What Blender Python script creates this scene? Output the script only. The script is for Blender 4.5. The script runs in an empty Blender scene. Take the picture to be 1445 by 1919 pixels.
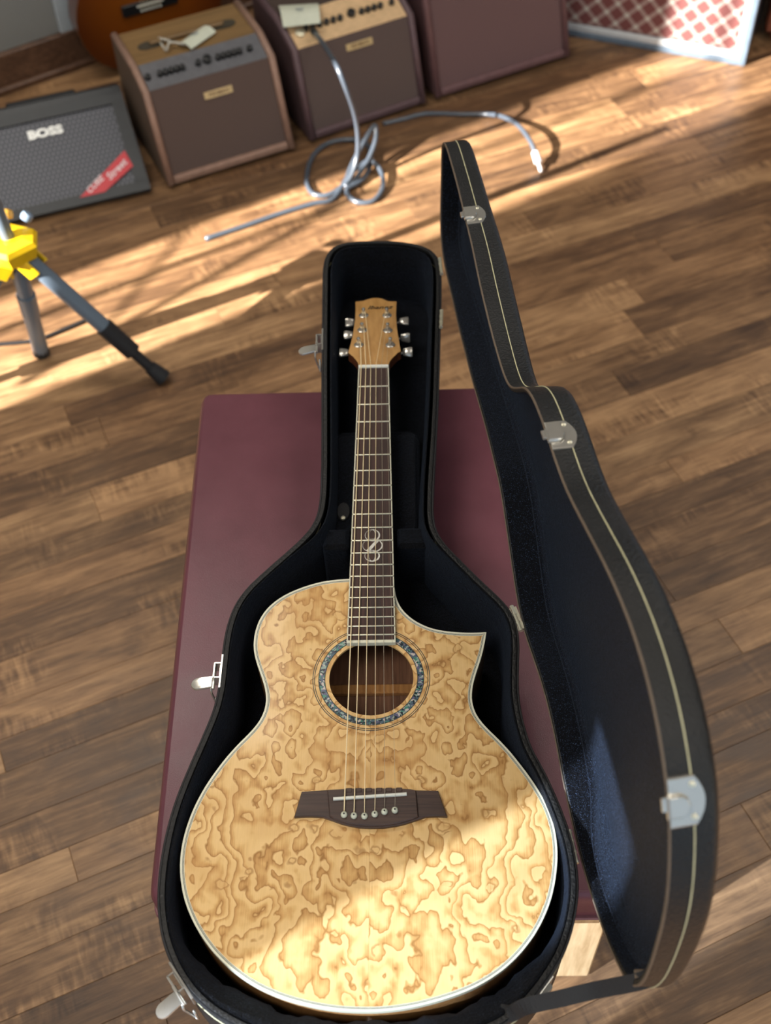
import bpy, bmesh, math, random
from mathutils import Vector, Matrix
random.seed(7)
C = bpy.context.scene.collection
S = bpy.context.scene
# ---------------------------------------------------------------- camera
cd = bpy.data.cameras.new('camera')
cam = bpy.data.objects.new('camera', cd); C.objects.link(cam)
cd.sensor_fit = 'VERTICAL'; cd.sensor_height = 36.0; cd.sensor_width = 36.0 * 1445 / 1919
cd.lens = 36.0 * 2200 / 1919
cd.clip_start = 0.05; cd.clip_end = 60
M4 = Matrix(((0.99957, 0.018035, 0.02312, 0.05181), (0.00008, 0.786802, -0.617206, -1.19007),
             (-0.029322, 0.616942, 0.786462, 1.7644), (0, 0, 0, 1)))
cam.matrix_world = M4
cd.dof.use_dof = True; cd.dof.focus_distance = 1.36; cd.dof.aperture_fstop = 4.5
S.camera = cam
# ---------------------------------------------------------------- light and exposure
S.view_settings.view_transform = 'Standard'; S.view_settings.look = 'None'
S.view_settings.gamma = 1.0; S.view_settings.use_curve_mapping = False
S.view_settings.exposure = 0.0
w = bpy.data.worlds.new('world'); S.world = w; w.use_nodes = True
w.node_tree.nodes['Background'].inputs[0].default_value = (0.62, 0.80, 1.0, 1)
w.node_tree.nodes['Background'].inputs[1].default_value = 1.0
AZ = math.radians(30.0); EL = math.radians(28.0)
SD = Vector((math.cos(AZ), math.sin(AZ), 0)); SN = Vector((-math.sin(AZ), math.cos(AZ), 0))
sl = bpy.data.lights.new('sun', 'SUN'); sl.energy = 29.0; sl.angle = math.radians(0.55); sl.color = (1.0, 0.95, 0.89)
so = bpy.data.objects.new('sun', sl); C.objects.link(so); so.location = (-6, -4, 5)
sdir = Vector((math.cos(AZ) * math.cos(EL), math.sin(AZ) * math.cos(EL), -math.sin(EL)))
so.rotation_euler = sdir.to_track_quat('-Z', 'Y').to_euler()
for (lx, ly, le) in ((-1.0, 0.9, 22.0), (1.3, 0.9, 19.0), (-1.0, -1.5, 36.0), (1.3, -1.5, 14.0)):
    al = bpy.data.lights.new('ceiling_panel_light', 'AREA'); al.shape = 'RECTANGLE'; al.size = 1.2; al.size_y = 0.6
    al.energy = le; al.color = (1.0, 0.93, 0.83)
    ao = bpy.data.objects.new('ceiling_panel_light', al); C.objects.link(ao); ao.location = (lx, ly, 2.93)
# ---------------------------------------------------------------- helpers
WL = {}
def empty(name, label, cat, loc, rz=0.0, group=None):
    o = bpy.data.objects.new(name, None); C.objects.link(o); o.location = loc; o.rotation_euler = (0, 0, rz)
    o.empty_display_size = 0.05
    o['label'] = label; o['category'] = cat
    if group: o['group'] = group
    WL[o.name] = Vector(loc)
    return o
def obj(name, bm, mat, parent=None, world=True, smooth=False, label=None, kind=None, angle=None):
    """link a bmesh as one object. world=True: vertices are world metres, stored relative to the parent's base"""
    off = WL[parent.name] if (parent is not None and world) else Vector((0, 0, 0))
    if world and off.length: bmesh.ops.translate(bm, verts=bm.verts, vec=-off)
    me = bpy.data.meshes.new(name); bm.normal_update(); bm.to_mesh(me); bm.free()
    if smooth:
        for p in me.polygons: p.use_smooth = True
        if angle is not None: me.set_sharp_from_angle(angle=math.radians(angle))
    me.materials.append(mat)
    o = bpy.data.objects.new(name, me); C.objects.link(o)
    if parent is not None: o.parent = parent
    WL[o.name] = off
    if label: o['label'] = label
    if kind: o['kind'] = kind
    return o
def tag(o, label, cat, group=None):
    o['label'] = label; o['category'] = cat
    if group: o['group'] = group
    return o
def loft(bm, loops, closed=True, cap0=False, cap1=False):
    rows = [[bm.verts.new(p) for p in L] for L in loops]
    n = len(rows[0])
    for a, b in zip(rows[:-1], rows[1:]):
        for i in range(n if closed else n - 1):
            j = (i + 1) % n
            bm.faces.new((a[i], a[j], b[j], b[i]))
    if cap0: bm.faces.new(list(reversed(rows[0])))
    if cap1: bm.faces.new(rows[-1])
    return rows
def fixn(bm):
    bmesh.ops.recalc_face_normals(bm, faces=bm.faces); return bm
def box(bm, c, s, rot=None, bevel=0.0, seg=1):
    m = Matrix.Translation(c)
    if rot is not None: m = m @ rot.to_4x4()
    m = m @ Matrix.Diagonal((s[0], s[1], s[2], 1))
    r = bmesh.ops.create_cube(bm, size=1.0, matrix=m)
    if bevel > 0:
        es = {e for v in r['verts'] for e in v.link_edges}
        bmesh.ops.bevel(bm, geom=list(es), offset=bevel, segments=seg, affect='EDGES', profile=0.5)
    return bm
def cyl(bm, p0, p1, r0, r1=None, n=12, caps=True):
    p0 = Vector(p0); p1 = Vector(p1); d = p1 - p0
    r1 = r0 if r1 is None else r1
    q = d.to_track_quat('Z', 'Y').to_matrix()
    L = [[p + q @ Vector((r * math.cos(2 * math.pi * i / n), r * math.sin(2 * math.pi * i / n), 0)) for i in range(n)] for p, r in ((p0, r0), (p1, r1))]
    loft(bm, L, True, caps, caps); return bm
def lathe(bm, c, axis, prof, n=14):
    """prof: list of (radius, height along axis)"""
    q = Vector(axis).to_track_quat('Z', 'Y').to_matrix(); c = Vector(c)
    L = [[c + q @ Vector((r * math.cos(2 * math.pi * i / n), r * math.sin(2 * math.pi * i / n), h)) for i in range(n)] for r, h in prof]
    loft(bm, L, True, True, True); return bm
def tube(bm, pts, r, n=8, closed=False, caps=True):
    pts = [Vector(p) for p in pts]; m = len(pts); loops = []
    up = Vector((0.0, 0.0, 1.0)); prev = None
    for i, p in enumerate(pts):
        a = pts[(i - 1) % m] if (closed or i > 0) else p
        b = pts[(i + 1) % m] if (closed or i < m - 1) else p
        t = (b - a).normalized()
        u = prev - t * prev.dot(t) if prev is not None else (up.cross(t) if abs(t.z) < 0.95 else Vector((1, 0, 0)).cross(t))
        if u.length < 1e-6: u = t.orthogonal()
        u.normalize(); v = t.cross(u); prev = u
        rr = r[i] if isinstance(r, (list, tuple)) else r
        loops.append([p + u * rr * math.cos(2 * math.pi * k / n) + v * rr * math.sin(2 * math.pi * k / n) for k in range(n)])
    if closed: loops.append(loops[0])
    if closed:
        rows = [[bm.verts.new(p) for p in L] for L in loops[:-1]]
        for i in range(m):
            A, B = rows[i], rows[(i + 1) % m]
            for k in range(n):
                bm.faces.new((A[k], A[(k + 1) % n], B[(k + 1) % n], B[k]))
    else:
        loft(bm, loops, True, caps, caps)
    return bm
def spline(pts, k=8):
    P = [Vector(p) for p in pts]; out = []
    for i in range(len(P) - 1):
        a = P[i - 1] if i else P[i] * 2 - P[i + 1]; b = P[i]; c = P[i + 1]; d = P[i + 2] if i + 2 < len(P) else c * 2 - b
        for j in range(k):
            t = j / k
            out.append(0.5 * ((2 * b) + (c - a) * t + (2 * a - 5 * b + 4 * c - d) * t * t + (3 * b - a - 3 * c + d) * t ** 3))
    out.append(P[-1]); return out
def inset2(P, d):
    """offset a closed ccw 2D outline inwards by d (number or per-point list)"""
    n = len(P); out = []
    for i in range(n):
        a = Vector(P[i - 1]); b = Vector(P[(i + 1) % n]); t = (b - a); t.normalize()
        nn = Vector((-t.y, t.x)); dd = d[i] if isinstance(d, (list, tuple)) else d
        out.append(Vector(P[i]) + nn * dd)
    return out
Z0 = 0.58                                   # height of the fretboard surface above the floor
def mm(x, y, z=0.0): return Vector((x / 1000, y / 1000, z / 1000 + Z0))
def prism(bm, P, z0, z1, ch=0.0):
    """P: 2D outline in mm (ccw); between heights z0 < z1 in mm of guitar space; ch = chamfer of the upper edge"""
    L = [[mm(p[0], p[1], z0) for p in P]]
    if ch > 0:
        L.append([mm(p[0], p[1], z1 - ch) for p in P]); L.append([mm(p.x, p.y, z1) for p in inset2(P, ch)])
    else: L.append([mm(p[0], p[1], z1) for p in P])
    loft(bm, L, True, True, True); return fixn(bm)
def fill_holes(bm, outer, inner, z):
    vo = [bm.verts.new(mm(p[0], p[1], z)) for p in outer]; vi = [bm.verts.new(mm(p[0], p[1], z)) for p in inner]
    es = [bm.edges.new((L[i], L[(i + 1) % len(L)])) for L in (vo, vi) for i in range(len(L))]
    bmesh.ops.triangle_fill(bm, edges=es, use_beauty=True, use_dissolve=False)
    for f in bm.faces:
        if f.normal.z < 0: f.normal_flip()
    return vo, vi
def text_bm(txt, size, extrude, shear=0.0, bold=0.0):
    c = bpy.data.curves.new('text_source', 'FONT'); c.body = txt; c.size = size; c.extrude = extrude; c.shear = shear
    c.offset = bold; c.align_x = 'CENTER'; c.align_y = 'CENTER'; c.resolution_u = 3
    o = bpy.data.objects.new('text_source', c); C.objects.link(o)
    dg = bpy.context.evaluated_depsgraph_get(); me = bpy.data.meshes.new_from_object(o.evaluated_get(dg))
    bm = bmesh.new(); bm.from_mesh(me)
    bpy.data.objects.remove(o); bpy.data.curves.remove(c); bpy.data.meshes.remove(me)
    return bm
# ---------------------------------------------------------------- materials
def srgb(r, g, b):
    f = lambda v: (v / 255 / 12.92) if v / 255 <= 0.04045 else ((v / 255 + 0.055) / 1.055) ** 2.4
    return (f(r), f(g), f(b), 1.0)
class NT:
    def __init__(s, name):
        s.m = bpy.data.materials.new(name); s.m.use_nodes = True; s.t = s.m.node_tree; s.b = s.t.nodes['Principled BSDF']
    def n(s, typ, **kw):
        x = s.t.nodes.new(typ)
        for k, v in kw.items(): setattr(x, k, v)
        return x
    def link(s, a, b): s.t.links.new(a, b)
    def math(s, op, a, b=None, c=None, clamp=False):
        x = s.n('ShaderNodeMath', operation=op, use_clamp=clamp)
        for i, v in enumerate((a, b, c)):
            if v is None: continue
            if isinstance(v, (int, float)): x.inputs[i].default_value = v
            else: s.link(v, x.inputs[i])
        return x.outputs[0]
    def mix(s, f, a, b, blend='MIX'):
        x = s.n('ShaderNodeMix', data_type='RGBA', blend_type=blend)
        for i, v in ((0, f), (6, a), (7, b)):
            if isinstance(v, (int, float)): x.inputs[i].default_value = v
            elif isinstance(v, tuple): x.inputs[i].default_value = v
            else: s.link(v, x.inputs[i])
        return x.outputs[2]
    def ramp(s, f, stops, interp='LINEAR'):
        x = s.n('ShaderNodeValToRGB'); r = x.color_ramp; r.interpolation = interp
        while len(r.elements) < len(stops): r.elements.new(0.5)
        for e, (p, c) in zip(r.elements, stops): e.position = p; e.color = c if isinstance(c, tuple) else (c, c, c, 1)
        s.link(f, x.inputs[0]); return x.outputs[0]
    def coord(s, kind='Object', scale=(1, 1, 1), loc=None):
        tc = s.n('ShaderNodeTexCoord'); mp = s.n('ShaderNodeMapping'); s.link(tc.outputs[kind], mp.inputs[0])
        mp.inputs['Scale'].default_value = scale
        if loc is not None: s.link(loc, mp.inputs['Location'])
        return mp.outputs[0]
    def noise(s, v, scale, detail=3.0, rough=0.55, dist=0.0, out=0):
        x = s.n('ShaderNodeTexNoise'); x.inputs['Scale'].default_value = scale; x.inputs['Detail'].default_value = detail
        x.inputs['Roughness'].default_value = rough; x.inputs['Distortion'].default_value = dist
        if v is not None: s.link(v, x.inputs['Vector'])
        return x.outputs[out]
    def bump(s, h, strength, dist):
        x = s.n('ShaderNodeBump'); x.inputs['Strength'].default_value = strength; x.inputs['Distance'].default_value = dist
        s.link(h, x.inputs['Height']); s.link(x.outputs[0], s.b.inputs['Normal']); return x
    def set(s, **kw):
        al = dict(color='Base Color', rough='Roughness', metal='Metallic', spec='Specular IOR Level', coat='Coat Weight', coat_rough='Coat Roughness', sheen='Sheen Weight', sheen_rough='Sheen Roughness', sheen_tint='Sheen Tint')
        for k, v in kw.items():
            i = s.b.inputs[al[k]]
            if isinstance(v, (int, float, tuple)): i.default_value = v
            else: s.link(v, i)
        return s
def plain(name, rgb, rough=0.5, metal=0.0, spec=0.5, var=0.06, scale=60.0, bump=0.0):
    m = NT(name); v = m.coord(); c = srgb(*rgb)
    nz = m.noise(v, scale, 3)
    lo = tuple(x * (1 - var * 2) for x in c[:3]) + (1,); hi = tuple(min(1, x * (1 + var * 2)) for x in c[:3]) + (1,)
    m.set(color=m.ramp(nz, [(0.3, lo), (0.7, hi)]), rough=rough, metal=metal, spec=spec)
    if bump: m.bump(nz, bump, 0.001)
    return m.m
def vec(m, x, y, z):
    c = m.n('ShaderNodeCombineXYZ')
    for i, v in enumerate((x, y, z)):
        if isinstance(v, (int, float)): c.inputs[i].default_value = v
        else: m.link(v, c.inputs[i])
    return c.outputs[0]
def mat_plank():
    m = NT('plank_wood'); oi = m.n('ShaderNodeObjectInfo'); tc = m.n('ShaderNodeTexCoord')
    sp = m.n('ShaderNodeSeparateXYZ'); m.link(tc.outputs['Object'], sp.inputs[0])
    rnd = oi.outputs['Random']
    ox = m.math('MULTIPLY', rnd, 37.0); oy = m.math('MULTIPLY', rnd, 91.0)
    x = m.math('ADD', sp.outputs[0], ox); y = m.math('ADD', sp.outputs[1], oy)
    grain = m.noise(vec(m, m.math('MULTIPLY', x, 5.0), m.math('MULTIPLY', y, 75.0), oy), 1.0, 5, 0.62, 0.4)
    fine = m.noise(vec(m, m.math('MULTIPLY', x, 28.0), m.math('MULTIPLY', y, 420.0), oy), 1.0, 3, 0.6)
    blot = m.noise(vec(m, m.math('MULTIPLY', x, 7.0), m.math('MULTIPLY', y, 16.0), ox), 1.0, 4, 0.6, 0.8)
    chat = m.noise(vec(m, m.math('MULTIPLY', x, 85.0), m.math('MULTIPLY', y, 17.0), ox), 1.0, 2, 0.5, 0.6)
    where = m.ramp(m.noise(vec(m, m.math('MULTIPLY', x, 6.0), m.math('MULTIPLY', y, 9.0), rnd), 1.0, 2), [(0.53, 0.0), (0.64, 1.0)])
    tone = m.math('ADD', m.math('MULTIPLY', grain, 0.55), m.math('MULTIPLY', blot, 0.45))
    tone = m.math('ADD', tone, m.math('MULTIPLY', m.math('SUBTRACT', rnd, 0.5), 0.26))
    tone = m.math('ADD', tone, m.math('MULTIPLY', m.math('MULTIPLY', m.math('SUBTRACT', chat, 0.5), where), 0.55))
    tone = m.math('ADD', tone, m.math('MULTIPLY', m.math('SUBTRACT', fine, 0.5), 0.22))
    col = m.ramp(tone, [(0.22, srgb(70, 52, 39)), (0.40, srgb(104, 78, 55)), (0.54, srgb(138, 106, 75)), (0.72, srgb(180, 143, 103))])
    warm = m.mix(m.math('MULTIPLY', m.math('FRACT', m.math('MULTIPLY', rnd, 7.31)), 0.35), col, m.mix(1.0, col, (1.0, 0.86, 0.78, 1), 'MULTIPLY'))
    rg = m.math('ADD', 0.30, m.math('MULTIPLY', blot, 0.22))
    m.set(color=warm, rough=rg, spec=0.45)
    h = m.math('ADD', m.math('ADD', m.math('MULTIPLY', grain, 0.5), m.math('MULTIPLY', fine, 0.25)), m.math('MULTIPLY', m.math('MULTIPLY', chat, where), 0.8))
    m.bump(h, 0.35, 0.002)
    return m.m
def mat_figured():
    """quilted and burled ash, book-matched about the centre line"""
    m = NT('figured_ash'); tc = m.n('ShaderNodeTexCoord'); sp = m.n('ShaderNodeSeparateXYZ'); m.link(tc.outputs['Object'], sp.inputs[0])
    sx = sp.outputs[0]; ax = m.math('ABSOLUTE', sx); y = sp.outputs[1]
    side = m.math('MULTIPLY', m.math('GREATER_THAN', sx, 0.0), 0.004)
    v = vec(m, m.math('ADD', ax, side), m.math('MULTIPLY', y, 0.78), m.math('ADD', m.math('MULTIPLY', side, 0.9), 0.37))
    wv = m.noise(v, 70.0, 2.0, 0.5, 0.0, 1)
    va = m.n('ShaderNodeVectorMath', operation='MULTIPLY_ADD'); m.link(wv, va.inputs[0]); va.inputs[1].default_value = (0.012, 0.012, 0.012); m.link(v, va.inputs[2])
    vw = va.outputs[0]
    h = m.math('MULTIPLY', m.noise(vw, 13.5, 3.0, 0.5, 0.25), 0.62)
    sm = m.n('ShaderNodeTexVoronoi', feature='SMOOTH_F1'); sm.inputs['Scale'].default_value = 62.0; sm.inputs['Smoothness'].default_value = 0.5; m.link(vw, sm.inputs['Vector'])
    where = m.ramp(m.noise(v, 15.0, 2.0), [(0.40, 0.25), (0.60, 1.0)])
    h = m.math('ADD', h, m.math('MULTIPLY', m.math('MULTIPLY', sm.outputs['Distance'], where), 0.17))
    h = m.math('ADD', h, m.math('MULTIPLY', m.math('MULTIPLY', m.noise(vw, 62.0, 1.0), where), 0.075))
    edge = m.math('MULTIPLY', m.math('POWER', m.math('MULTIPLY', ax, 5.0), 3.0), 0.55)
    h = m.math('ADD', h, edge)
    f = m.math('FRACT', m.math('MULTIPLY', h, 13.0))
    stair = m.ramp(f, [(0.0, srgb(150, 108, 60)), (0.03, srgb(186, 144, 88)), (0.09, srgb(224, 188, 131)), (0.50, srgb(221, 184, 125)), (0.76, srgb(208, 166, 106)), (0.95, srgb(190, 145, 88)), (1.0, srgb(150, 106, 58))])
    vo = m.n('ShaderNodeTexVoronoi', feature='F1'); vo.inputs['Scale'].default_value = 62.0
    mp = m.n('ShaderNodeMapping'); m.link(vw, mp.inputs[0]); mp.inputs['Scale'].default_value = (0.70, 1.15, 1); m.link(mp.outputs[0], vo.inputs['Vector'])
    sepc = m.n('ShaderNodeSeparateColor'); m.link(vo.outputs['Color'], sepc.inputs[0])
    size = m.math('MULTIPLY', m.math('SUBTRACT', sepc.outputs[0], 0.50), 0.60)
    dd = m.math('SUBTRACT', vo.outputs['Distance'], size)
    rim = m.ramp(dd, [(0.0, 0.0), (0.02, 0.70), (0.05, 0.70), (0.14, 0.0)])
    inner = m.ramp(dd, [(0.0, 1.0), (0.03, 0.0)])
    keep = m.math('MULTIPLY', m.math('GREATER_THAN', size, 0.03), m.math('GREATER_THAN', m.noise(v, 12.0, 1.0), 0.50))
    col = m.mix(m.math('MULTIPLY', rim, keep), stair, srgb(154, 110, 60))
    col = m.mix(m.math('MULTIPLY', m.math('MULTIPLY', inner, keep), 0.8), col, srgb(216, 178, 120))
    g = m.noise(vec(m, m.math('MULTIPLY', sx, 1100.0), m.math('MULTIPLY', y, 26.0), 0.0), 1.0, 3, 0.6)
    deep = m.ramp(f, [(0.45, 0.12), (0.95, 0.60)])
    col = m.mix(m.math('MULTIPLY', m.ramp(g, [(0.42, 0.0), (0.66, 1.0)]), deep), col, srgb(158, 112, 60))
    brown = m.ramp(m.noise(v, 19.0, 2), [(0.52, 0.0), (0.68, 0.35)])
    col = m.mix(brown, col, srgb(182, 134, 76))
    seam = m.math('LESS_THAN', ax, 0.0003)
    col = m.mix(m.math('MULTIPLY', seam, 0.35), col, srgb(150, 105, 60))
    m.set(color=col, rough=0.38, spec=0.25, coat=0.25, coat_rough=0.08)
    bh = m.math('ADD', m.math('MULTIPLY', f, -0.5), m.math('MULTIPLY', m.math('MULTIPLY', inner, keep), 0.5))
    m.bump(bh, 0.16, 0.0012)
    return m.m
def mat_plush(name, base, glint, amount=0.5):
    m = NT(name); v = m.coord()
    n1 = m.noise(v, 950.0, 2, 0.7); n2 = m.noise(v, 9.0, 3, 0.6); n3 = m.noise(v, 260.0, 2)
    sp = m.math('MULTIPLY', m.ramp(n1, [(0.60, 0.0), (0.70, 1.0)]), amount)  # scattered pale blue specks: sun sparkle on the pile, painted into the colour
    col = m.mix(sp, srgb(*base), srgb(*glint))
    col = m.mix(m.math('MULTIPLY', n2, 0.35), col, (0.0, 0.0, 0.002, 1))
    m.set(color=col, rough=0.55, spec=0.14, sheen=0.07, sheen_rough=0.30, sheen_tint=(0.40, 0.55, 0.85, 1))
    m.bump(m.math('ADD', n3, n1), 1.0, 0.002)
    return m.m
def mat_leather(name, rgb, rough=0.42, scale=420.0, bump=0.45, var=0.25):
    m = NT(name); v = m.coord()
    vo = m.n('ShaderNodeTexVoronoi', feature='SMOOTH_F1'); vo.inputs['Scale'].default_value = scale; m.link(v, vo.inputs['Vector'])
    n = m.noise(v, 14.0, 4, 0.6); c = srgb(*rgb)
    m.set(color=m.ramp(n, [(0.3, tuple(x * (1 - var) for x in c[:3]) + (1,)), (0.7, tuple(x * (1 + var) for x in c[:3]) + (1,))]),
          rough=m.math('ADD', rough - 0.08, m.math('MULTIPLY', n, 0.16)), spec=0.38)
    m.bump(vo.outputs['Distance'], bump, 0.0012)
    return m.m
def mat_grain(name, dark, light, axis=1, s=(30, 600), rough=0.4, coat=0.0):
    m = NT(name); sc = [s[1]] * 3; sc[axis] = s[0]
    v = m.coord('Object', tuple(sc)); n = m.noise(v, 1.0, 5, 0.6, 0.3)
    big = m.noise(m.coord('Object', tuple(x * 0.12 for x in sc)), 1.0, 3, 0.6, 1.0)
    t = m.math('ADD', m.math('MULTIPLY', n, 0.6), m.math('MULTIPLY', big, 0.4))
    m.set(color=m.ramp(t, [(0.36, srgb(*dark)), (0.62, srgb(*light))]), rough=rough, coat=coat, coat_rough=0.1)
    m.bump(n, 0.12, 0.0008)
    return m.m
def mat_abalone():
    m = NT('abalone_shell'); v = m.coord()
    vo = m.n('ShaderNodeTexVoronoi', feature='F1'); vo.inputs['Scale'].default_value = 400.0
    nv = m.noise(v, 60.0, 3, 0.6, 0.0, 1); va = m.n('ShaderNodeVectorMath', operation='MULTIPLY_ADD'); m.link(nv, va.inputs[0]); va.inputs[1].default_value = (0.012,) * 3; m.link(v, va.inputs[2])
    m.link(va.outputs[0], vo.inputs['Vector'])
    sc = m.n('ShaderNodeSeparateColor'); m.link(vo.outputs['Color'], sc.inputs[0])
    c = m.ramp(sc.outputs[0], [(0.0, srgb(34, 44, 52)), (0.22, srgb(74, 96, 110)), (0.38, srgb(70, 128, 112)), (0.52, srgb(140, 160, 150)), (0.66, srgb(92, 92, 120)), (0.80, srgb(190, 180, 172)), (0.93, srgb(60, 70, 84))], 'CONSTANT')
    m.set(color=c, rough=0.18, spec=0.7); return m.m
def mat_lattice():
    """woven speaker cloth: pale lines crossing on a red-brown ground"""
    m = NT('diamond_cloth'); tc = m.n('ShaderNodeTexCoord'); sp = m.n('ShaderNodeSeparateXYZ'); m.link(tc.outputs['Object'], sp.inputs[0])
    x, z = sp.outputs[0], sp.outputs[2]
    def stripe(a):
        fr = m.math('FRACT', m.math('MULTIPLY', a, 1 / 0.056))
        d = m.math('ABSOLUTE', m.math('SUBTRACT', fr, 0.5))
        return m.ramp(d, [(0.11, 1.0), (0.17, 0.0)])
    a = stripe(m.math('ADD', x, z)); b = stripe(m.math('SUBTRACT', x, z))
    s = m.math('ADD', a, b, clamp=True)
    both = m.math('MULTIPLY', a, b)
    col = m.mix(m.math('MULTIPLY', s, 0.72), srgb(108, 66, 64), srgb(158, 140, 134)); col = m.mix(both, col, srgb(182, 178, 168))
    m.set(color=col, rough=0.8, spec=0.2); return m.m
def mat_perforated():
    m = NT('perforated_metal'); tc = m.n('ShaderNodeTexCoord'); sp = m.n('ShaderNodeSeparateXYZ'); m.link(tc.outputs['Object'], sp.inputs[0])
    k = 1 / 0.0115
    u = m.math('MULTIPLY', m.math('ADD', sp.outputs[0], sp.outputs[2]), k); v = m.math('MULTIPLY', m.math('SUBTRACT', sp.outputs[0], sp.outputs[2]), k)
    du = m.math('SUBTRACT', m.math('FRACT', u), 0.5); dv = m.math('SUBTRACT', m.math('FRACT', v), 0.5)
    r = m.math('SQRT', m.math('ADD', m.math('MULTIPLY', du, du), m.math('MULTIPLY', dv, dv)))
    dot = m.ramp(r, [(0.18, 1.0), (0.26, 0.0)])
    m.set(color=m.mix(dot, srgb(64, 66, 73), srgb(112, 114, 122)), rough=0.45, metal=0.35, spec=0.5); return m.m
M = {}
M['plank'] = mat_plank(); M['figured'] = mat_figured()
M['plush'] = mat_plush('black_plush', (7, 7, 9), (96, 112, 140), 0.45)
M['lid_plush'] = mat_plush('blue_black_plush', (7, 8, 13), (110, 134, 175), 0.6)
M['leather'] = mat_leather('black_leather', (25, 25, 25), 0.52, 380.0, 0.7)
M['vinyl'] = mat_leather('burgundy_vinyl', (100, 56, 66), 0.31, 900.0, 0.10, 0.12)
M['pine'] = mat_grain('pine_wood', (176, 138, 92), (226, 190, 142), 2, (9, 90), 0.6)
M['rosewood'] = mat_grain('rosewood', (34, 21, 18), (66, 38, 31), 1, (16, 520), 0.62)
M['bridge_wood'] = mat_grain('bridge_rosewood', (46, 33, 29), (74, 54, 46), 0, (16, 520), 0.40)
M['maple'] = mat_grain('flamed_maple', (166, 122, 66), (198, 152, 92), 1, (14, 120), 0.32, 0.5)
M['mahogany'] = mat_grain('mahogany', (74, 40, 26), (112, 64, 40), 1, (14, 260), 0.3, 0.5)
M['side_wood'] = mat_grain('side_wood', (150, 102, 60), (196, 146, 92), 1, (14, 200), 0.3, 0.5)
M['inside_wood'] = mat_grain('inside_wood', (92, 62, 46), (134, 96, 72), 1, (14, 260), 0.6)
M['cream'] = plain('cream_binding', (214, 212, 190), 0.35, var=0.02)
M['dark_line'] = plain('dark_purfling', (34, 46, 46), 0.4)
M['bone'] = plain('bone_white', (214, 216, 206), 0.35, var=0.02)
M['pin'] = plain('pin_cream', (196, 200, 182), 0.3, var=0.03)
M['black'] = plain('black_plastic', (22, 23, 25), 0.4)
M['rubber'] = plain('black_rubber', (20, 22, 26), 0.6)
M['chrome'] = plain('chrome', (186, 183, 175), 0.20, 0.72, var=0.02)
M['nickel'] = plain('nickel_silver', (214, 210, 188), 0.32, 0.7, var=0.02)
M['bronze'] = plain('bronze_string', (240, 220, 176), 0.45, 0.1, var=0.03)
M['steel'] = plain('steel_string', (170, 160, 140), 0.4, 0.2, var=0.03)
M['pearl'] = plain('pearl_inlay', (206, 204, 196), 0.25, var=0.08, scale=300)
M['thread'] = plain('yellow_thread', (192, 187, 150), 0.7)
M['abalone'] = mat_abalone(); M['lattice'] = mat_lattice(); M['perf'] = mat_perforated()
M['piping'] = plain('brown_piping', (100, 86, 72), 0.6)
M['webbing'] = mat_leather('black_webbing', (34, 34, 36), 0.6, 1200, 0.5)
M['grey_wall'] = plain('grey_wall_paint', (132, 132, 128), 0.5, var=0.03, scale=3)
M['white_wall'] = plain('white_wall_paint', (206, 204, 198), 0.8, var=0.02, scale=3)
M['trim'] = mat_grain('brown_trim', (70, 48, 36), (112, 82, 62), 0, (6, 120), 0.4)
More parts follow.
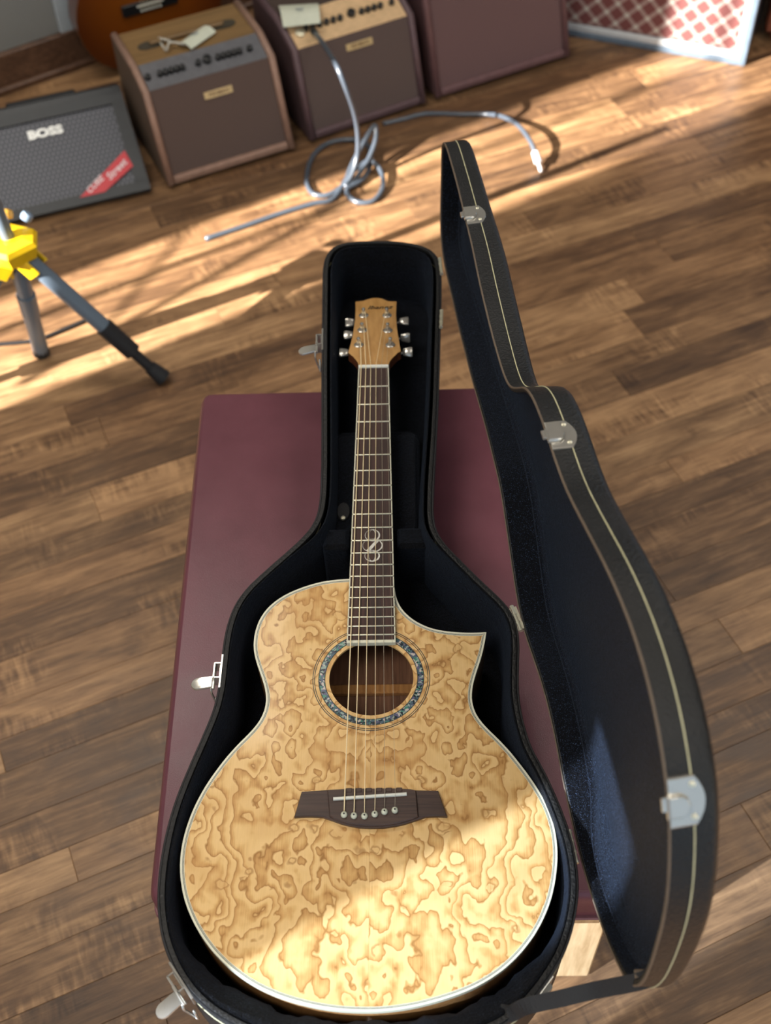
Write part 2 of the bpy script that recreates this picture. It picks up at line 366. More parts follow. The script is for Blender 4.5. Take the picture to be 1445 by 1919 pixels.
# ---------------------------------------------------------------- measured outlines (mm in guitar space; the lid in metres)
CASE=[(-134.6,-879.6),(-126.5,-883.6),(-118.4,-887.3),(-110.1,-890.8),(-101.7,-894.0),(-93.2,-896.9),(-84.6,-899.3),(-75.8,-901.3),(-67.0,-902.9),(-58.1,-904.3),(-49.2,-905.4),(-40.2,-906.2),(-31.3,-906.7),(-22.3,-907.1),(-13.3,-907.4),(-4.3,-907.6),(4.7,-907.6),(13.7,-907.4),(22.7,-907.1),(31.7,-906.7),(40.7,-906.2),(49.7,-905.4),(58.6,-904.3),(67.5,-902.9),(76.3,-901.2),(85.1,-899.3),(93.7,-897.0),(102.3,-894.4),(110.8,-891.4),(119.2,-888.1),(127.3,-884.4),(135.1,-880.1),(142.5,-875.2),(149.4,-869.5),(155.9,-863.4),(162.2,-857.0),(168.2,-850.3),(173.9,-843.3),(179.4,-836.2),(184.6,-828.9),(189.4,-821.4),(193.6,-813.5),(197.4,-805.4),(200.8,-797.1),(203.8,-788.6),(206.4,-780.0),(208.6,-771.3),(210.4,-762.5),(211.6,-753.6),(212.4,-744.7),(212.6,-735.7),(212.4,-726.8),(211.8,-717.8),(210.9,-708.9),(209.5,-700.0),(207.9,-691.2),(205.9,-682.4),(203.7,-673.7),(201.3,-665.0),(198.7,-656.4),(196.0,-647.8),(193.2,-639.2),(190.2,-630.8),(187.0,-622.4),(183.5,-614.1),(180.0,-605.9),(176.9,-597.6),(174.4,-589.0),(172.4,-580.3),(170.8,-571.5),(169.4,-562.6),(168.3,-553.6),(167.5,-544.7),(167.1,-535.7),(167.0,-526.7),(167.3,-517.8),(167.9,-508.8),(168.6,-499.8),(169.4,-490.8),(170.2,-481.9),(171.1,-472.9),(171.7,-464.0),(172.0,-455.0),(171.8,-446.1),(170.8,-437.2),(169.0,-428.5),(166.2,-420.2),(162.4,-412.2),(157.7,-404.7),(152.4,-397.4),(146.8,-390.4),(141.1,-383.4),(135.4,-376.4),(129.8,-369.4),(124.3,-362.3),(118.8,-355.1),(113.3,-348.0),(107.9,-340.8),(102.4,-333.7),(97.1,-326.4),(92.0,-319.1),(87.3,-311.4),(83.3,-303.5),(80.3,-295.2),(78.2,-286.6),(77.0,-277.8),(76.5,-268.8),(76.4,-259.9),(76.7,-250.9),(77.1,-241.9),(77.5,-232.9),(78.0,-223.9),(78.4,-214.9),(79.0,-205.9),(79.6,-196.9),(80.2,-188.0),(80.9,-179.0),(81.6,-170.0),(82.3,-161.0),(83.0,-152.0),(83.6,-143.1),(84.3,-134.1),(84.9,-125.1),(85.5,-116.1),(86.1,-107.1),(86.7,-98.1),(87.2,-89.2),(87.8,-80.2),(88.3,-71.2),(88.8,-62.2),(89.2,-53.2),(89.7,-44.2),(90.2,-35.2),(90.6,-26.2),(91.1,-17.2),(91.5,-8.2),(91.9,0.8),(92.3,9.8),(92.7,18.8),(93.1,27.8),(93.5,36.8),(93.9,45.8),(94.4,54.7),(94.8,63.7),(95.2,72.7),(95.7,81.7),(96.1,90.7),(96.6,99.7),(97.0,108.7),(97.5,117.7),(97.9,126.7),(98.3,135.7),(98.6,144.7),(98.9,153.7),(99.2,162.7),(99.5,171.7),(99.7,180.7),(99.8,189.7),(99.7,198.7),(99.4,207.7),(98.7,216.6),(97.4,225.4),(95.1,233.8),(91.5,241.7),(86.6,248.8),(80.5,254.7),(73.3,259.6),(65.4,263.4),(57.0,266.5),(48.4,268.9),(39.6,270.9),(30.8,272.4),(21.9,273.5),(12.9,274.3),(4.0,274.7),(-5.0,274.8),(-14.0,274.7),(-23.0,274.4),(-31.9,273.8),(-40.7,272.6),(-49.0,270.3),(-56.6,266.6),(-63.1,261.3),(-68.1,254.5),(-71.7,246.7),(-74.1,238.3),(-75.5,229.5),(-76.3,220.6),(-76.7,211.6),(-76.8,202.7),(-76.6,193.7),(-76.4,184.7),(-76.2,175.7),(-75.9,166.7),(-75.7,157.7),(-75.5,148.7),(-75.3,139.6),(-75.1,130.6),(-74.9,121.6),(-74.6,112.6),(-74.4,103.6),(-74.2,94.6),(-74.0,85.6),(-73.7,76.6),(-73.5,67.6),(-73.3,58.6),(-73.0,49.6),(-72.8,40.6),(-72.6,31.6),(-72.3,22.6),(-72.1,13.6),(-71.9,4.6),(-71.6,-4.4),(-71.4,-13.4),(-71.1,-22.4),(-70.8,-31.4),(-70.5,-40.4),(-70.2,-49.4),(-69.9,-58.4),(-69.6,-67.4),(-69.3,-76.4),(-69.0,-85.4),(-68.7,-94.4),(-68.4,-103.4),(-68.1,-112.4),(-67.8,-121.4),(-67.5,-130.4),(-67.2,-139.4),(-66.9,-148.4),(-66.6,-157.4),(-66.4,-166.4),(-66.1,-175.4),(-65.9,-184.4),(-65.8,-193.4),(-65.7,-202.4),(-65.6,-211.4),(-65.6,-220.4),(-65.6,-229.4),(-65.9,-238.4),(-66.4,-247.4),(-67.3,-256.3),(-68.8,-265.1),(-71.1,-273.6),(-74.3,-281.9),(-78.3,-289.8),(-83.1,-297.3),(-88.5,-304.5),(-94.1,-311.5),(-100.0,-318.3),(-105.9,-325.1),(-111.9,-331.8),(-117.9,-338.5),(-123.9,-345.3),(-129.8,-352.0),(-135.8,-358.8),(-141.5,-365.7),(-147.1,-372.7),(-152.2,-380.1),(-156.8,-387.7),(-160.8,-395.7),(-164.1,-404.0),(-166.7,-412.5),(-168.7,-421.2),(-170.3,-430.1),(-171.4,-439.0),(-172.2,-447.9),(-172.7,-456.9),(-172.9,-465.9),(-173.1,-474.9),(-173.1,-483.9),(-173.2,-492.9),(-173.2,-501.9),(-173.4,-510.9),(-173.9,-519.9),(-174.8,-528.8),(-176.0,-537.7),(-177.7,-546.5),(-179.8,-555.3),(-182.2,-564.0),(-184.7,-572.6),(-187.3,-581.2),(-190.0,-589.8),(-192.6,-598.4),(-195.3,-607.0),(-197.8,-615.6),(-200.3,-624.3),(-202.8,-633.0),(-205.1,-641.7),(-207.2,-650.4),(-209.1,-659.2),(-210.8,-668.0),(-212.2,-676.9),(-213.4,-685.8),(-214.4,-694.8),(-215.1,-703.7),(-215.6,-712.7),(-216.0,-721.7),(-216.1,-730.7),(-215.9,-739.7),(-215.4,-748.7),(-214.6,-757.6),(-213.4,-766.5),(-211.8,-775.4),(-209.7,-784.1),(-207.3,-792.7),(-204.4,-801.2),(-201.0,-809.5),(-197.0,-817.6),(-192.7,-825.4),(-187.9,-833.0),(-182.7,-840.3),(-177.0,-847.2),(-171.0,-853.8),(-164.4,-859.9),(-157.5,-865.5),(-150.2,-870.7),(-142.5,-875.3)]
BODY=[(-27.8,-358.6),(-34.8,-359.0),(-41.8,-359.5),(-48.7,-360.2),(-55.6,-361.2),(-62.4,-362.5),(-69.1,-364.3),(-75.7,-366.5),(-82.3,-368.9),(-88.7,-371.6),(-95.0,-374.5),(-101.2,-377.8),(-107.0,-381.4),(-112.6,-385.5),(-117.9,-390.0),(-122.7,-395.0),(-127.0,-400.3),(-130.7,-406.1),(-133.8,-412.2),(-136.3,-418.6),(-138.1,-425.3),(-139.4,-432.1),(-140.2,-439.0),(-140.4,-445.9),(-140.2,-452.8),(-139.4,-459.7),(-138.0,-466.4),(-136.1,-473.1),(-133.9,-479.7),(-131.5,-486.3),(-129.0,-492.8),(-126.7,-499.4),(-124.5,-506.0),(-122.7,-512.7),(-121.4,-519.5),(-120.8,-526.3),(-121.0,-533.1),(-122.0,-539.8),(-123.9,-546.3),(-126.6,-552.6),(-130.0,-558.6),(-133.9,-564.2),(-138.2,-569.7),(-142.7,-575.0),(-147.3,-580.3),(-151.7,-585.7),(-155.9,-591.3),(-160.0,-597.0),(-163.9,-602.8),(-167.6,-608.7),(-171.2,-614.6),(-174.7,-620.7),(-178.0,-626.8),(-181.2,-633.1),(-184.1,-639.4),(-186.8,-645.9),(-189.3,-652.4),(-191.5,-659.0),(-193.5,-665.7),(-195.2,-672.5),(-196.7,-679.3),(-197.9,-686.1),(-198.8,-693.1),(-199.4,-700.0),(-199.7,-707.0),(-199.6,-713.9),(-199.1,-720.9),(-198.3,-727.8),(-197.1,-734.6),(-195.5,-741.4),(-193.7,-748.1),(-191.5,-754.8),(-189.0,-761.2),(-186.1,-767.6),(-182.9,-773.8),(-179.5,-779.9),(-175.8,-785.8),(-171.8,-791.5),(-167.7,-797.1),(-163.3,-802.5),(-158.7,-807.8),(-153.9,-812.8),(-148.8,-817.6),(-143.6,-822.3),(-138.2,-826.7),(-132.6,-830.9),(-126.9,-834.8),(-121.0,-838.6),(-115.0,-842.1),(-108.9,-845.4),(-102.6,-848.4),(-96.2,-851.1),(-89.7,-853.7),(-83.1,-856.0),(-76.4,-858.1),(-69.7,-860.0),(-62.9,-861.7),(-56.1,-863.3),(-49.3,-864.7),(-42.4,-865.9),(-35.5,-866.9),(-28.5,-867.7),(-21.6,-868.3),(-14.6,-868.7),(-7.6,-869.0),(-0.6,-869.1),(6.4,-869.1),(13.3,-868.8),(20.3,-868.3),(27.3,-867.6),(34.2,-866.7),(41.1,-865.6),(48.0,-864.4),(54.8,-862.9),(61.6,-861.3),(68.4,-859.6),(75.1,-857.7),(81.8,-855.7),(88.4,-853.5),(95.0,-851.1),(101.5,-848.5),(107.8,-845.6),(114.0,-842.5),(120.1,-839.1),(126.0,-835.4),(131.8,-831.5),(137.3,-827.3),(142.7,-822.8),(147.8,-818.1),(152.7,-813.2),(157.4,-808.0),(161.9,-802.7),(166.2,-797.2),(170.1,-791.5),(173.9,-785.6),(177.3,-779.5),(180.5,-773.3),(183.5,-767.0),(186.1,-760.6),(188.4,-754.0),(190.4,-747.3),(192.2,-740.6),(193.7,-733.7),(195.0,-726.9),(196.1,-720.0),(196.8,-713.1),(197.2,-706.1),(197.2,-699.1),(196.9,-692.2),(196.2,-685.3),(195.1,-678.4),(193.7,-671.6),(192.0,-664.9),(189.8,-658.2),(187.3,-651.7),(184.5,-645.3),(181.5,-639.1),(178.3,-632.9),(174.9,-626.8),(171.3,-620.7),(167.7,-614.8),(163.9,-608.9),(160.1,-603.0),(156.2,-597.2),(152.1,-591.6),(147.8,-586.0),(143.4,-580.6),(138.9,-575.3),(134.3,-570.0),(129.9,-564.6),(125.8,-559.1),(122.2,-553.2),(119.3,-547.1),(117.3,-540.6),(116.1,-533.9),(115.7,-527.1),(116.2,-520.3),(117.2,-513.4),(118.7,-506.7),(120.6,-500.0),(122.7,-493.3),(124.9,-486.7),(127.2,-480.0),(129.2,-473.4),(131.2,-466.7),(132.8,-459.9),(134.4,-453.1),(135.7,-446.2),(137.0,-439.3),(129.9,-439.6),(122.9,-439.7),(115.8,-439.6),(108.7,-439.3),(101.7,-438.7),(94.7,-437.8),(87.7,-436.7),(80.8,-435.3),(74.1,-433.3),(67.6,-430.7),(61.3,-427.5),(55.4,-423.8),(49.9,-419.6),(44.8,-414.8),(40.2,-409.5),(36.3,-403.7),(33.2,-397.5),(31.0,-390.9),(29.4,-384.1),(28.4,-377.1),(27.6,-370.1)]
BRIDGE=[(-74.2,-641.8),(-42.4,-640.0),(-19.2,-639.7),(29.2,-640.1),(43.6,-641.7),(73.9,-642.6),(82.7,-672.2),(71.4,-671.5),(60.5,-671.9),(47.8,-676.3),(38.3,-679.4),(29.0,-681.7),(15.6,-683.6),(0.7,-683.9),(-11.1,-683.0),(-21.3,-681.1),(-29.9,-678.6),(-38.7,-675.2),(-50.1,-671.1),(-64.4,-670.0),(-80.9,-670.7)]
SADDLE=[(-39.2,-653.0),(40.0,-648.4)]
PINS=[(-27.2,-670.8),(-16.6,-672.1),(-5.4,-672.6),(5.6,-670.6),(16.0,-668.0),(27.1,-666.5)]
SADX=[(-26.8,-652.9),(-16.2,-652.1),(-5.3,-651.6),(6.0,-650.8),(16.5,-650.3),(27.6,-649.6)]
NUTX=[(-17.7,2.0),(-10.9,1.8),(-3.9,1.6),(3.4,1.4),(11.1,1.2),(18.1,1.0)]
HEAD=[(-30.8,186.5,-41.6),(-18.8,189.0,-42.2),(-13.7,192.2,-42.8),(-7.7,195.6,-43.6),(-3.0,196.9,-43.8),(2.0,197.1,-43.9),(6.1,196.1,-43.7),(10.7,194.0,-43.2),(15.3,190.1,-42.4),(19.6,186.2,-41.6),(32.8,184.5,-41.2),(32.0,147.1,-33.3),(33.1,110.2,-25.4),(36.1,74.4,-17.8),(38.7,45.1,-11.6),(33.8,39.9,-10.5),(27.9,29.5,-8.3),(23.3,20.0,-6.2),(20.8,8.1,-3.7),(-21.3,9.7,-4.1),(-23.4,19.0,-6.0),(-29.7,32.8,-9.0),(-37.5,43.9,-11.3),(-35.4,60.5,-14.9),(-32.1,91.3,-21.4),(-29.8,134.9,-30.7),(-29.9,165.0,-37.1)]
POST=[(-17.1,144.7,-32.8),(-18.5,102.9,-23.9),(-22.6,62.6,-15.3),(18.3,143.2,-32.4),(19.6,100.6,-23.4),(23.6,60.7,-14.9)]
BUTTON=[(-38.7,145.3,-46.9),(-39.6,110.0,-39.4),(-44.8,61.9,-29.2),(43.7,146.1,-47.1),(45.4,99.2,-37.1),(48.7,59.8,-28.7)]
LID_RIM=[(0.2385,-0.8482,0.9219),(0.2388,-0.8519,0.9159),(0.2392,-0.8553,0.9098),(0.2395,-0.8586,0.9037),(0.2398,-0.8618,0.8975),(0.24,-0.8648,0.8912),(0.2402,-0.8676,0.8848),(0.2404,-0.8701,0.8783),(0.2405,-0.8724,0.8717),(0.2406,-0.8745,0.865),(0.2406,-0.8764,0.8583),(0.2407,-0.878,0.8515),(0.2407,-0.8796,0.8447),(0.2408,-0.8809,0.8378),(0.2408,-0.8821,0.8309),(0.2408,-0.8831,0.824),(0.2408,-0.884,0.8171),(0.2409,-0.8849,0.8101),(0.2409,-0.8857,0.8031),(0.241,-0.8864,0.7962),(0.2411,-0.887,0.7892),(0.2412,-0.8876,0.7822),(0.2413,-0.888,0.7752),(0.2414,-0.8883,0.7682),(0.2414,-0.8886,0.7612),(0.2415,-0.8888,0.7542),(0.2416,-0.8888,0.7472),(0.2417,-0.8887,0.7403),(0.2418,-0.8883,0.7333),(0.2418,-0.8878,0.7264),(0.2418,-0.8871,0.7195),(0.2419,-0.8863,0.7126),(0.2419,-0.8852,0.7058),(0.2419,-0.8839,0.699),(0.2419,-0.8824,0.6922),(0.2419,-0.8806,0.6855),(0.2418,-0.8787,0.6789),(0.2418,-0.8765,0.6723),(0.2417,-0.8741,0.6658),(0.2416,-0.8714,0.6594),(0.2415,-0.8683,0.6532),(0.2412,-0.8648,0.6472),(0.241,-0.8609,0.6414),(0.2407,-0.8567,0.6359),(0.2403,-0.8522,0.6305),(0.2399,-0.8476,0.6253),(0.2395,-0.8428,0.6202),(0.239,-0.8379,0.6153),(0.2385,-0.8328,0.6105),(0.238,-0.8276,0.6058),(0.2374,-0.8223,0.6013),(0.2368,-0.8168,0.597),(0.2361,-0.8112,0.5931),(0.2355,-0.8053,0.5893),(0.2347,-0.7993,0.5859),(0.234,-0.7932,0.5826),(0.2332,-0.787,0.5796),(0.2323,-0.7807,0.5768),(0.2315,-0.7743,0.5743),(0.2306,-0.7679,0.572),(0.2296,-0.7613,0.5699),(0.2287,-0.7547,0.5682),(0.2277,-0.748,0.5667),(0.2267,-0.7413,0.5656),(0.2257,-0.7345,0.5647),(0.2247,-0.7277,0.5641),(0.2236,-0.7209,0.5638),(0.2226,-0.714,0.5637),(0.2215,-0.7071,0.5639),(0.2205,-0.7003,0.5643),(0.2194,-0.6934,0.5649),(0.2184,-0.6865,0.5657),(0.2174,-0.6797,0.5667),(0.2163,-0.6728,0.5679),(0.2153,-0.666,0.5692),(0.2143,-0.6591,0.5706),(0.2133,-0.6523,0.5721),(0.2124,-0.6454,0.5737),(0.2114,-0.6386,0.5754),(0.2104,-0.6318,0.5773),(0.2095,-0.625,0.5792),(0.2086,-0.6183,0.5813),(0.2077,-0.6116,0.5835),(0.2068,-0.6049,0.5856),(0.2059,-0.5982,0.5876),(0.205,-0.5914,0.5894),(0.2041,-0.5846,0.5908),(0.2032,-0.5777,0.5918),(0.2023,-0.5708,0.5926),(0.2014,-0.5638,0.5932),(0.2004,-0.5569,0.5936),(0.1995,-0.55,0.5938),(0.1985,-0.5431,0.5938),(0.1975,-0.5363,0.5936),(0.1964,-0.5294,0.5932),(0.1954,-0.5225,0.5926),(0.1943,-0.5157,0.5918),(0.1932,-0.5089,0.5908),(0.192,-0.5021,0.5897),(0.1908,-0.4953,0.5886),(0.1896,-0.4884,0.5874),(0.1884,-0.4816,0.5862),(0.1872,-0.4748,0.585),(0.186,-0.4679,0.5839),(0.1848,-0.461,0.5829),(0.1836,-0.4541,0.5822),(0.1824,-0.4471,0.5818),(0.1813,-0.4401,0.5818),(0.1801,-0.4332,0.5823),(0.179,-0.4263,0.5834),(0.1779,-0.4195,0.5851),(0.1769,-0.4129,0.5874),(0.1759,-0.4065,0.5903),(0.175,-0.4003,0.5936),(0.174,-0.3943,0.5972),(0.1731,-0.3884,0.601),(0.1723,-0.3826,0.605),(0.1714,-0.3768,0.609),(0.1705,-0.371,0.613),(0.1696,-0.3652,0.6169),(0.1688,-0.3593,0.6208),(0.1679,-0.3535,0.6247),(0.1671,-0.3476,0.6285),(0.1662,-0.3418,0.6323),(0.1654,-0.3359,0.636),(0.1646,-0.3301,0.6398),(0.1637,-0.3242,0.6435),(0.1629,-0.3183,0.6471),(0.1621,-0.3123,0.6505),(0.1613,-0.3062,0.6536),(0.1604,-0.2999,0.6564),(0.1596,-0.2935,0.6586),(0.1587,-0.2869,0.6603),(0.1579,-0.2801,0.6614),(0.1571,-0.2733,0.6619),(0.1562,-0.2665,0.662),(0.1554,-0.2597,0.6617),(0.1547,-0.253,0.661),(0.154,-0.2462,0.6602),(0.1533,-0.2395,0.6592),(0.1526,-0.2329,0.6582),(0.152,-0.2262,0.6571),(0.1514,-0.2195,0.656),(0.1508,-0.2128,0.6549),(0.1501,-0.2062,0.6537),(0.1495,-0.1995,0.6526),(0.1488,-0.1928,0.6514),(0.1482,-0.186,0.6502),(0.1474,-0.1793,0.6491),(0.1467,-0.1725,0.6479),(0.1459,-0.1657,0.6467),(0.1451,-0.159,0.6455),(0.1443,-0.1521,0.6444),(0.1435,-0.1453,0.6433),(0.1427,-0.1385,0.6422),(0.1418,-0.1316,0.6411),(0.141,-0.1248,0.64),(0.1401,-0.1179,0.639),(0.1393,-0.111,0.6379),(0.1384,-0.1041,0.6369),(0.1376,-0.0972,0.6359),(0.1368,-0.0903,0.6349),(0.1359,-0.0834,0.634),(0.1351,-0.0764,0.633),(0.1343,-0.0695,0.6321),(0.1335,-0.0625,0.6313),(0.1327,-0.0555,0.6304),(0.1319,-0.0485,0.6296),(0.1311,-0.0414,0.6287),(0.1304,-0.0344,0.6279),(0.1296,-0.0274,0.6271),(0.1288,-0.0204,0.6262),(0.128,-0.0134,0.6254),(0.1272,-0.0064,0.6246),(0.1264,0.0005,0.6237),(0.1256,0.0075,0.6229),(0.1249,0.0145,0.6221),(0.1241,0.0214,0.6212),(0.1233,0.0283,0.6204),(0.1226,0.0353,0.6195),(0.1219,0.0422,0.6186),(0.1212,0.0491,0.6178),(0.1206,0.0561,0.6169),(0.12,0.063,0.616),(0.1194,0.0699,0.6151),(0.1188,0.0768,0.6142),(0.1182,0.0837,0.6133),(0.1176,0.0906,0.6124),(0.117,0.0975,0.6114),(0.1164,0.1044,0.6105),(0.1157,0.1113,0.6095),(0.115,0.1182,0.6086),(0.1143,0.125,0.6077),(0.1136,0.1319,0.6068),(0.1129,0.1388,0.6059),(0.1122,0.1456,0.605),(0.1115,0.1525,0.6042),(0.1109,0.1594,0.6034),(0.1102,0.1663,0.6026),(0.1095,0.1732,0.6018),(0.1089,0.1801,0.6011),(0.1083,0.187,0.6004),(0.1077,0.194,0.5999),(0.1072,0.2009,0.5995),(0.1066,0.2079,0.5992),(0.1061,0.2149,0.5993),(0.1055,0.2218,0.5997),(0.105,0.2288,0.6007),(0.1046,0.2355,0.6024),(0.1041,0.242,0.6049),(0.1038,0.248,0.6084),(0.1035,0.2535,0.6127),(0.1033,0.2582,0.6178),(0.1032,0.2624,0.6234),(0.1032,0.266,0.6295),(0.1032,0.269,0.6358),(0.1033,0.2717,0.6423),(0.1034,0.274,0.649),(0.1035,0.276,0.6557),(0.1037,0.2778,0.6625),(0.1039,0.2794,0.6694),(0.104,0.2807,0.6763),(0.1042,0.2819,0.6833),(0.1043,0.2828,0.6903),(0.1044,0.2836,0.6973),(0.1045,0.2842,0.7044),(0.1046,0.2848,0.7115),(0.1046,0.2851,0.7185),(0.1046,0.2852,0.7256),(0.1047,0.2848,0.7327),(0.1048,0.2838,0.7396),(0.105,0.2818,0.7462),(0.1053,0.2789,0.7524),(0.1058,0.2749,0.758),(0.1064,0.2699,0.7626),(0.1071,0.2642,0.7664),(0.1078,0.2579,0.7693),(0.1086,0.2514,0.7715),(0.1094,0.2447,0.7732),(0.1103,0.2379,0.7745),(0.1111,0.2311,0.7755),(0.112,0.2242,0.7762),(0.1128,0.2173,0.7768),(0.1137,0.2104,0.7773),(0.1145,0.2035,0.7778),(0.1153,0.1965,0.7782),(0.1162,0.1896,0.7786),(0.117,0.1827,0.779),(0.1178,0.1758,0.7794),(0.1186,0.1689,0.7799),(0.1194,0.1619,0.7803),(0.1202,0.155,0.7807),(0.1209,0.1481,0.7811),(0.1217,0.1411,0.7815),(0.1224,0.1342,0.7819),(0.1231,0.1272,0.7823),(0.1237,0.1202,0.7827),(0.1244,0.1132,0.783),(0.1251,0.1063,0.7834),(0.1258,0.0993,0.7838),(0.1264,0.0923,0.7841),(0.1271,0.0853,0.7845),(0.1278,0.0783,0.7848),(0.1285,0.0713,0.7852),(0.1292,0.0643,0.7856),(0.1299,0.0574,0.7859),(0.1306,0.0504,0.7863),(0.1313,0.0434,0.7867),(0.132,0.0364,0.787),(0.1327,0.0294,0.7874),(0.1334,0.0224,0.7877),(0.134,0.0155,0.7881),(0.1347,0.0085,0.7884),(0.1353,0.0015,0.7888),(0.1358,-0.0055,0.7891),(0.1364,-0.0125,0.7894),(0.1369,-0.0195,0.7897),(0.1375,-0.0266,0.79),(0.138,-0.0336,0.7903),(0.1385,-0.0406,0.7906),(0.1391,-0.0476,0.7909),(0.1397,-0.0546,0.7912),(0.1403,-0.0616,0.7915),(0.1409,-0.0687,0.7918),(0.1415,-0.0757,0.7921),(0.1422,-0.0827,0.7923),(0.1428,-0.0897,0.7926),(0.1435,-0.0968,0.7929),(0.1442,-0.1038,0.7932),(0.1449,-0.1108,0.7934),(0.1457,-0.1179,0.7937),(0.1464,-0.1249,0.794),(0.1471,-0.1319,0.7943),(0.1479,-0.139,0.7945),(0.1486,-0.146,0.7948),(0.1494,-0.153,0.7952),(0.1502,-0.16,0.7955),(0.1509,-0.167,0.7959),(0.1517,-0.1739,0.7963),(0.1525,-0.1809,0.7968),(0.1534,-0.1878,0.7973),(0.1542,-0.1948,0.7978),(0.155,-0.2017,0.7984),(0.1559,-0.2086,0.7991),(0.1567,-0.2155,0.7998),(0.1575,-0.2224,0.8007),(0.1584,-0.2292,0.8017),(0.1592,-0.236,0.803),(0.1601,-0.2427,0.8047),(0.1609,-0.2493,0.8067),(0.1617,-0.2558,0.8093),(0.1625,-0.262,0.8123),(0.1632,-0.2679,0.8159),(0.1639,-0.2736,0.8199),(0.1646,-0.279,0.8243),(0.1652,-0.2842,0.8289),(0.1659,-0.2892,0.8337),(0.1665,-0.2941,0.8387),(0.1671,-0.299,0.8437),(0.1676,-0.3038,0.8487),(0.1682,-0.3086,0.8538),(0.1687,-0.3134,0.8588),(0.1691,-0.3182,0.8639),(0.1695,-0.323,0.869),(0.1697,-0.3279,0.874),(0.1699,-0.3327,0.879),(0.1699,-0.3377,0.8839),(0.17,-0.3428,0.8887),(0.1702,-0.348,0.8933),(0.1706,-0.3534,0.8977),(0.1711,-0.3591,0.9018),(0.1718,-0.3649,0.9056),(0.1725,-0.371,0.909),(0.1733,-0.3773,0.912),(0.1741,-0.3837,0.9146),(0.175,-0.3903,0.9168),(0.1758,-0.397,0.9187),(0.1767,-0.4037,0.9204),(0.1776,-0.4105,0.9218),(0.1786,-0.4174,0.923),(0.1795,-0.4243,0.9241),(0.1804,-0.4312,0.9249),(0.1813,-0.4381,0.9257),(0.1822,-0.445,0.9264),(0.1832,-0.4519,0.927),(0.1841,-0.4589,0.9276),(0.185,-0.4658,0.9282),(0.1859,-0.4727,0.9289),(0.1869,-0.4797,0.9297),(0.1878,-0.4865,0.9306),(0.1887,-0.4934,0.9316),(0.1896,-0.5002,0.9329),(0.1905,-0.507,0.9345),(0.1914,-0.5137,0.9363),(0.1922,-0.5204,0.9383),(0.1931,-0.5269,0.9406),(0.1939,-0.5335,0.9429),(0.1948,-0.5399,0.9454),(0.1956,-0.5464,0.948),(0.1965,-0.5528,0.9506),(0.1973,-0.5593,0.9532),(0.1982,-0.5657,0.9558),(0.1991,-0.5721,0.9585),(0.2,-0.5785,0.961),(0.2009,-0.585,0.9636),(0.2019,-0.5915,0.9661),(0.2028,-0.5979,0.9685),(0.2038,-0.6044,0.9709),(0.2049,-0.611,0.9732),(0.206,-0.6175,0.9754),(0.207,-0.6241,0.9775),(0.2082,-0.6307,0.9794),(0.2093,-0.6374,0.9812),(0.2104,-0.6441,0.9829),(0.2116,-0.6508,0.9844),(0.2127,-0.6576,0.9858),(0.2139,-0.6643,0.987),(0.215,-0.6711,0.9881),(0.2161,-0.6779,0.9891),(0.2172,-0.6848,0.99),(0.2183,-0.6916,0.9907),(0.2194,-0.6985,0.9913),(0.2204,-0.7054,0.9917),(0.2214,-0.7123,0.9918),(0.2224,-0.7193,0.9917),(0.2234,-0.7262,0.9914),(0.2244,-0.7331,0.9909),(0.2253,-0.74,0.9901),(0.2262,-0.7469,0.9891),(0.2271,-0.7538,0.9878),(0.228,-0.7606,0.9862),(0.2288,-0.7673,0.9843),(0.2296,-0.7739,0.982),(0.2305,-0.7804,0.9795),(0.2312,-0.7868,0.9767),(0.232,-0.793,0.9736),(0.2328,-0.7991,0.9702),(0.2335,-0.8051,0.9666),(0.2342,-0.8109,0.9627),(0.2349,-0.8164,0.9585),(0.2355,-0.8218,0.954),(0.2361,-0.8269,0.9493),(0.2367,-0.8317,0.9442),(0.2372,-0.8362,0.9389),(0.2376,-0.8404,0.9334),(0.2381,-0.8444,0.9277)]
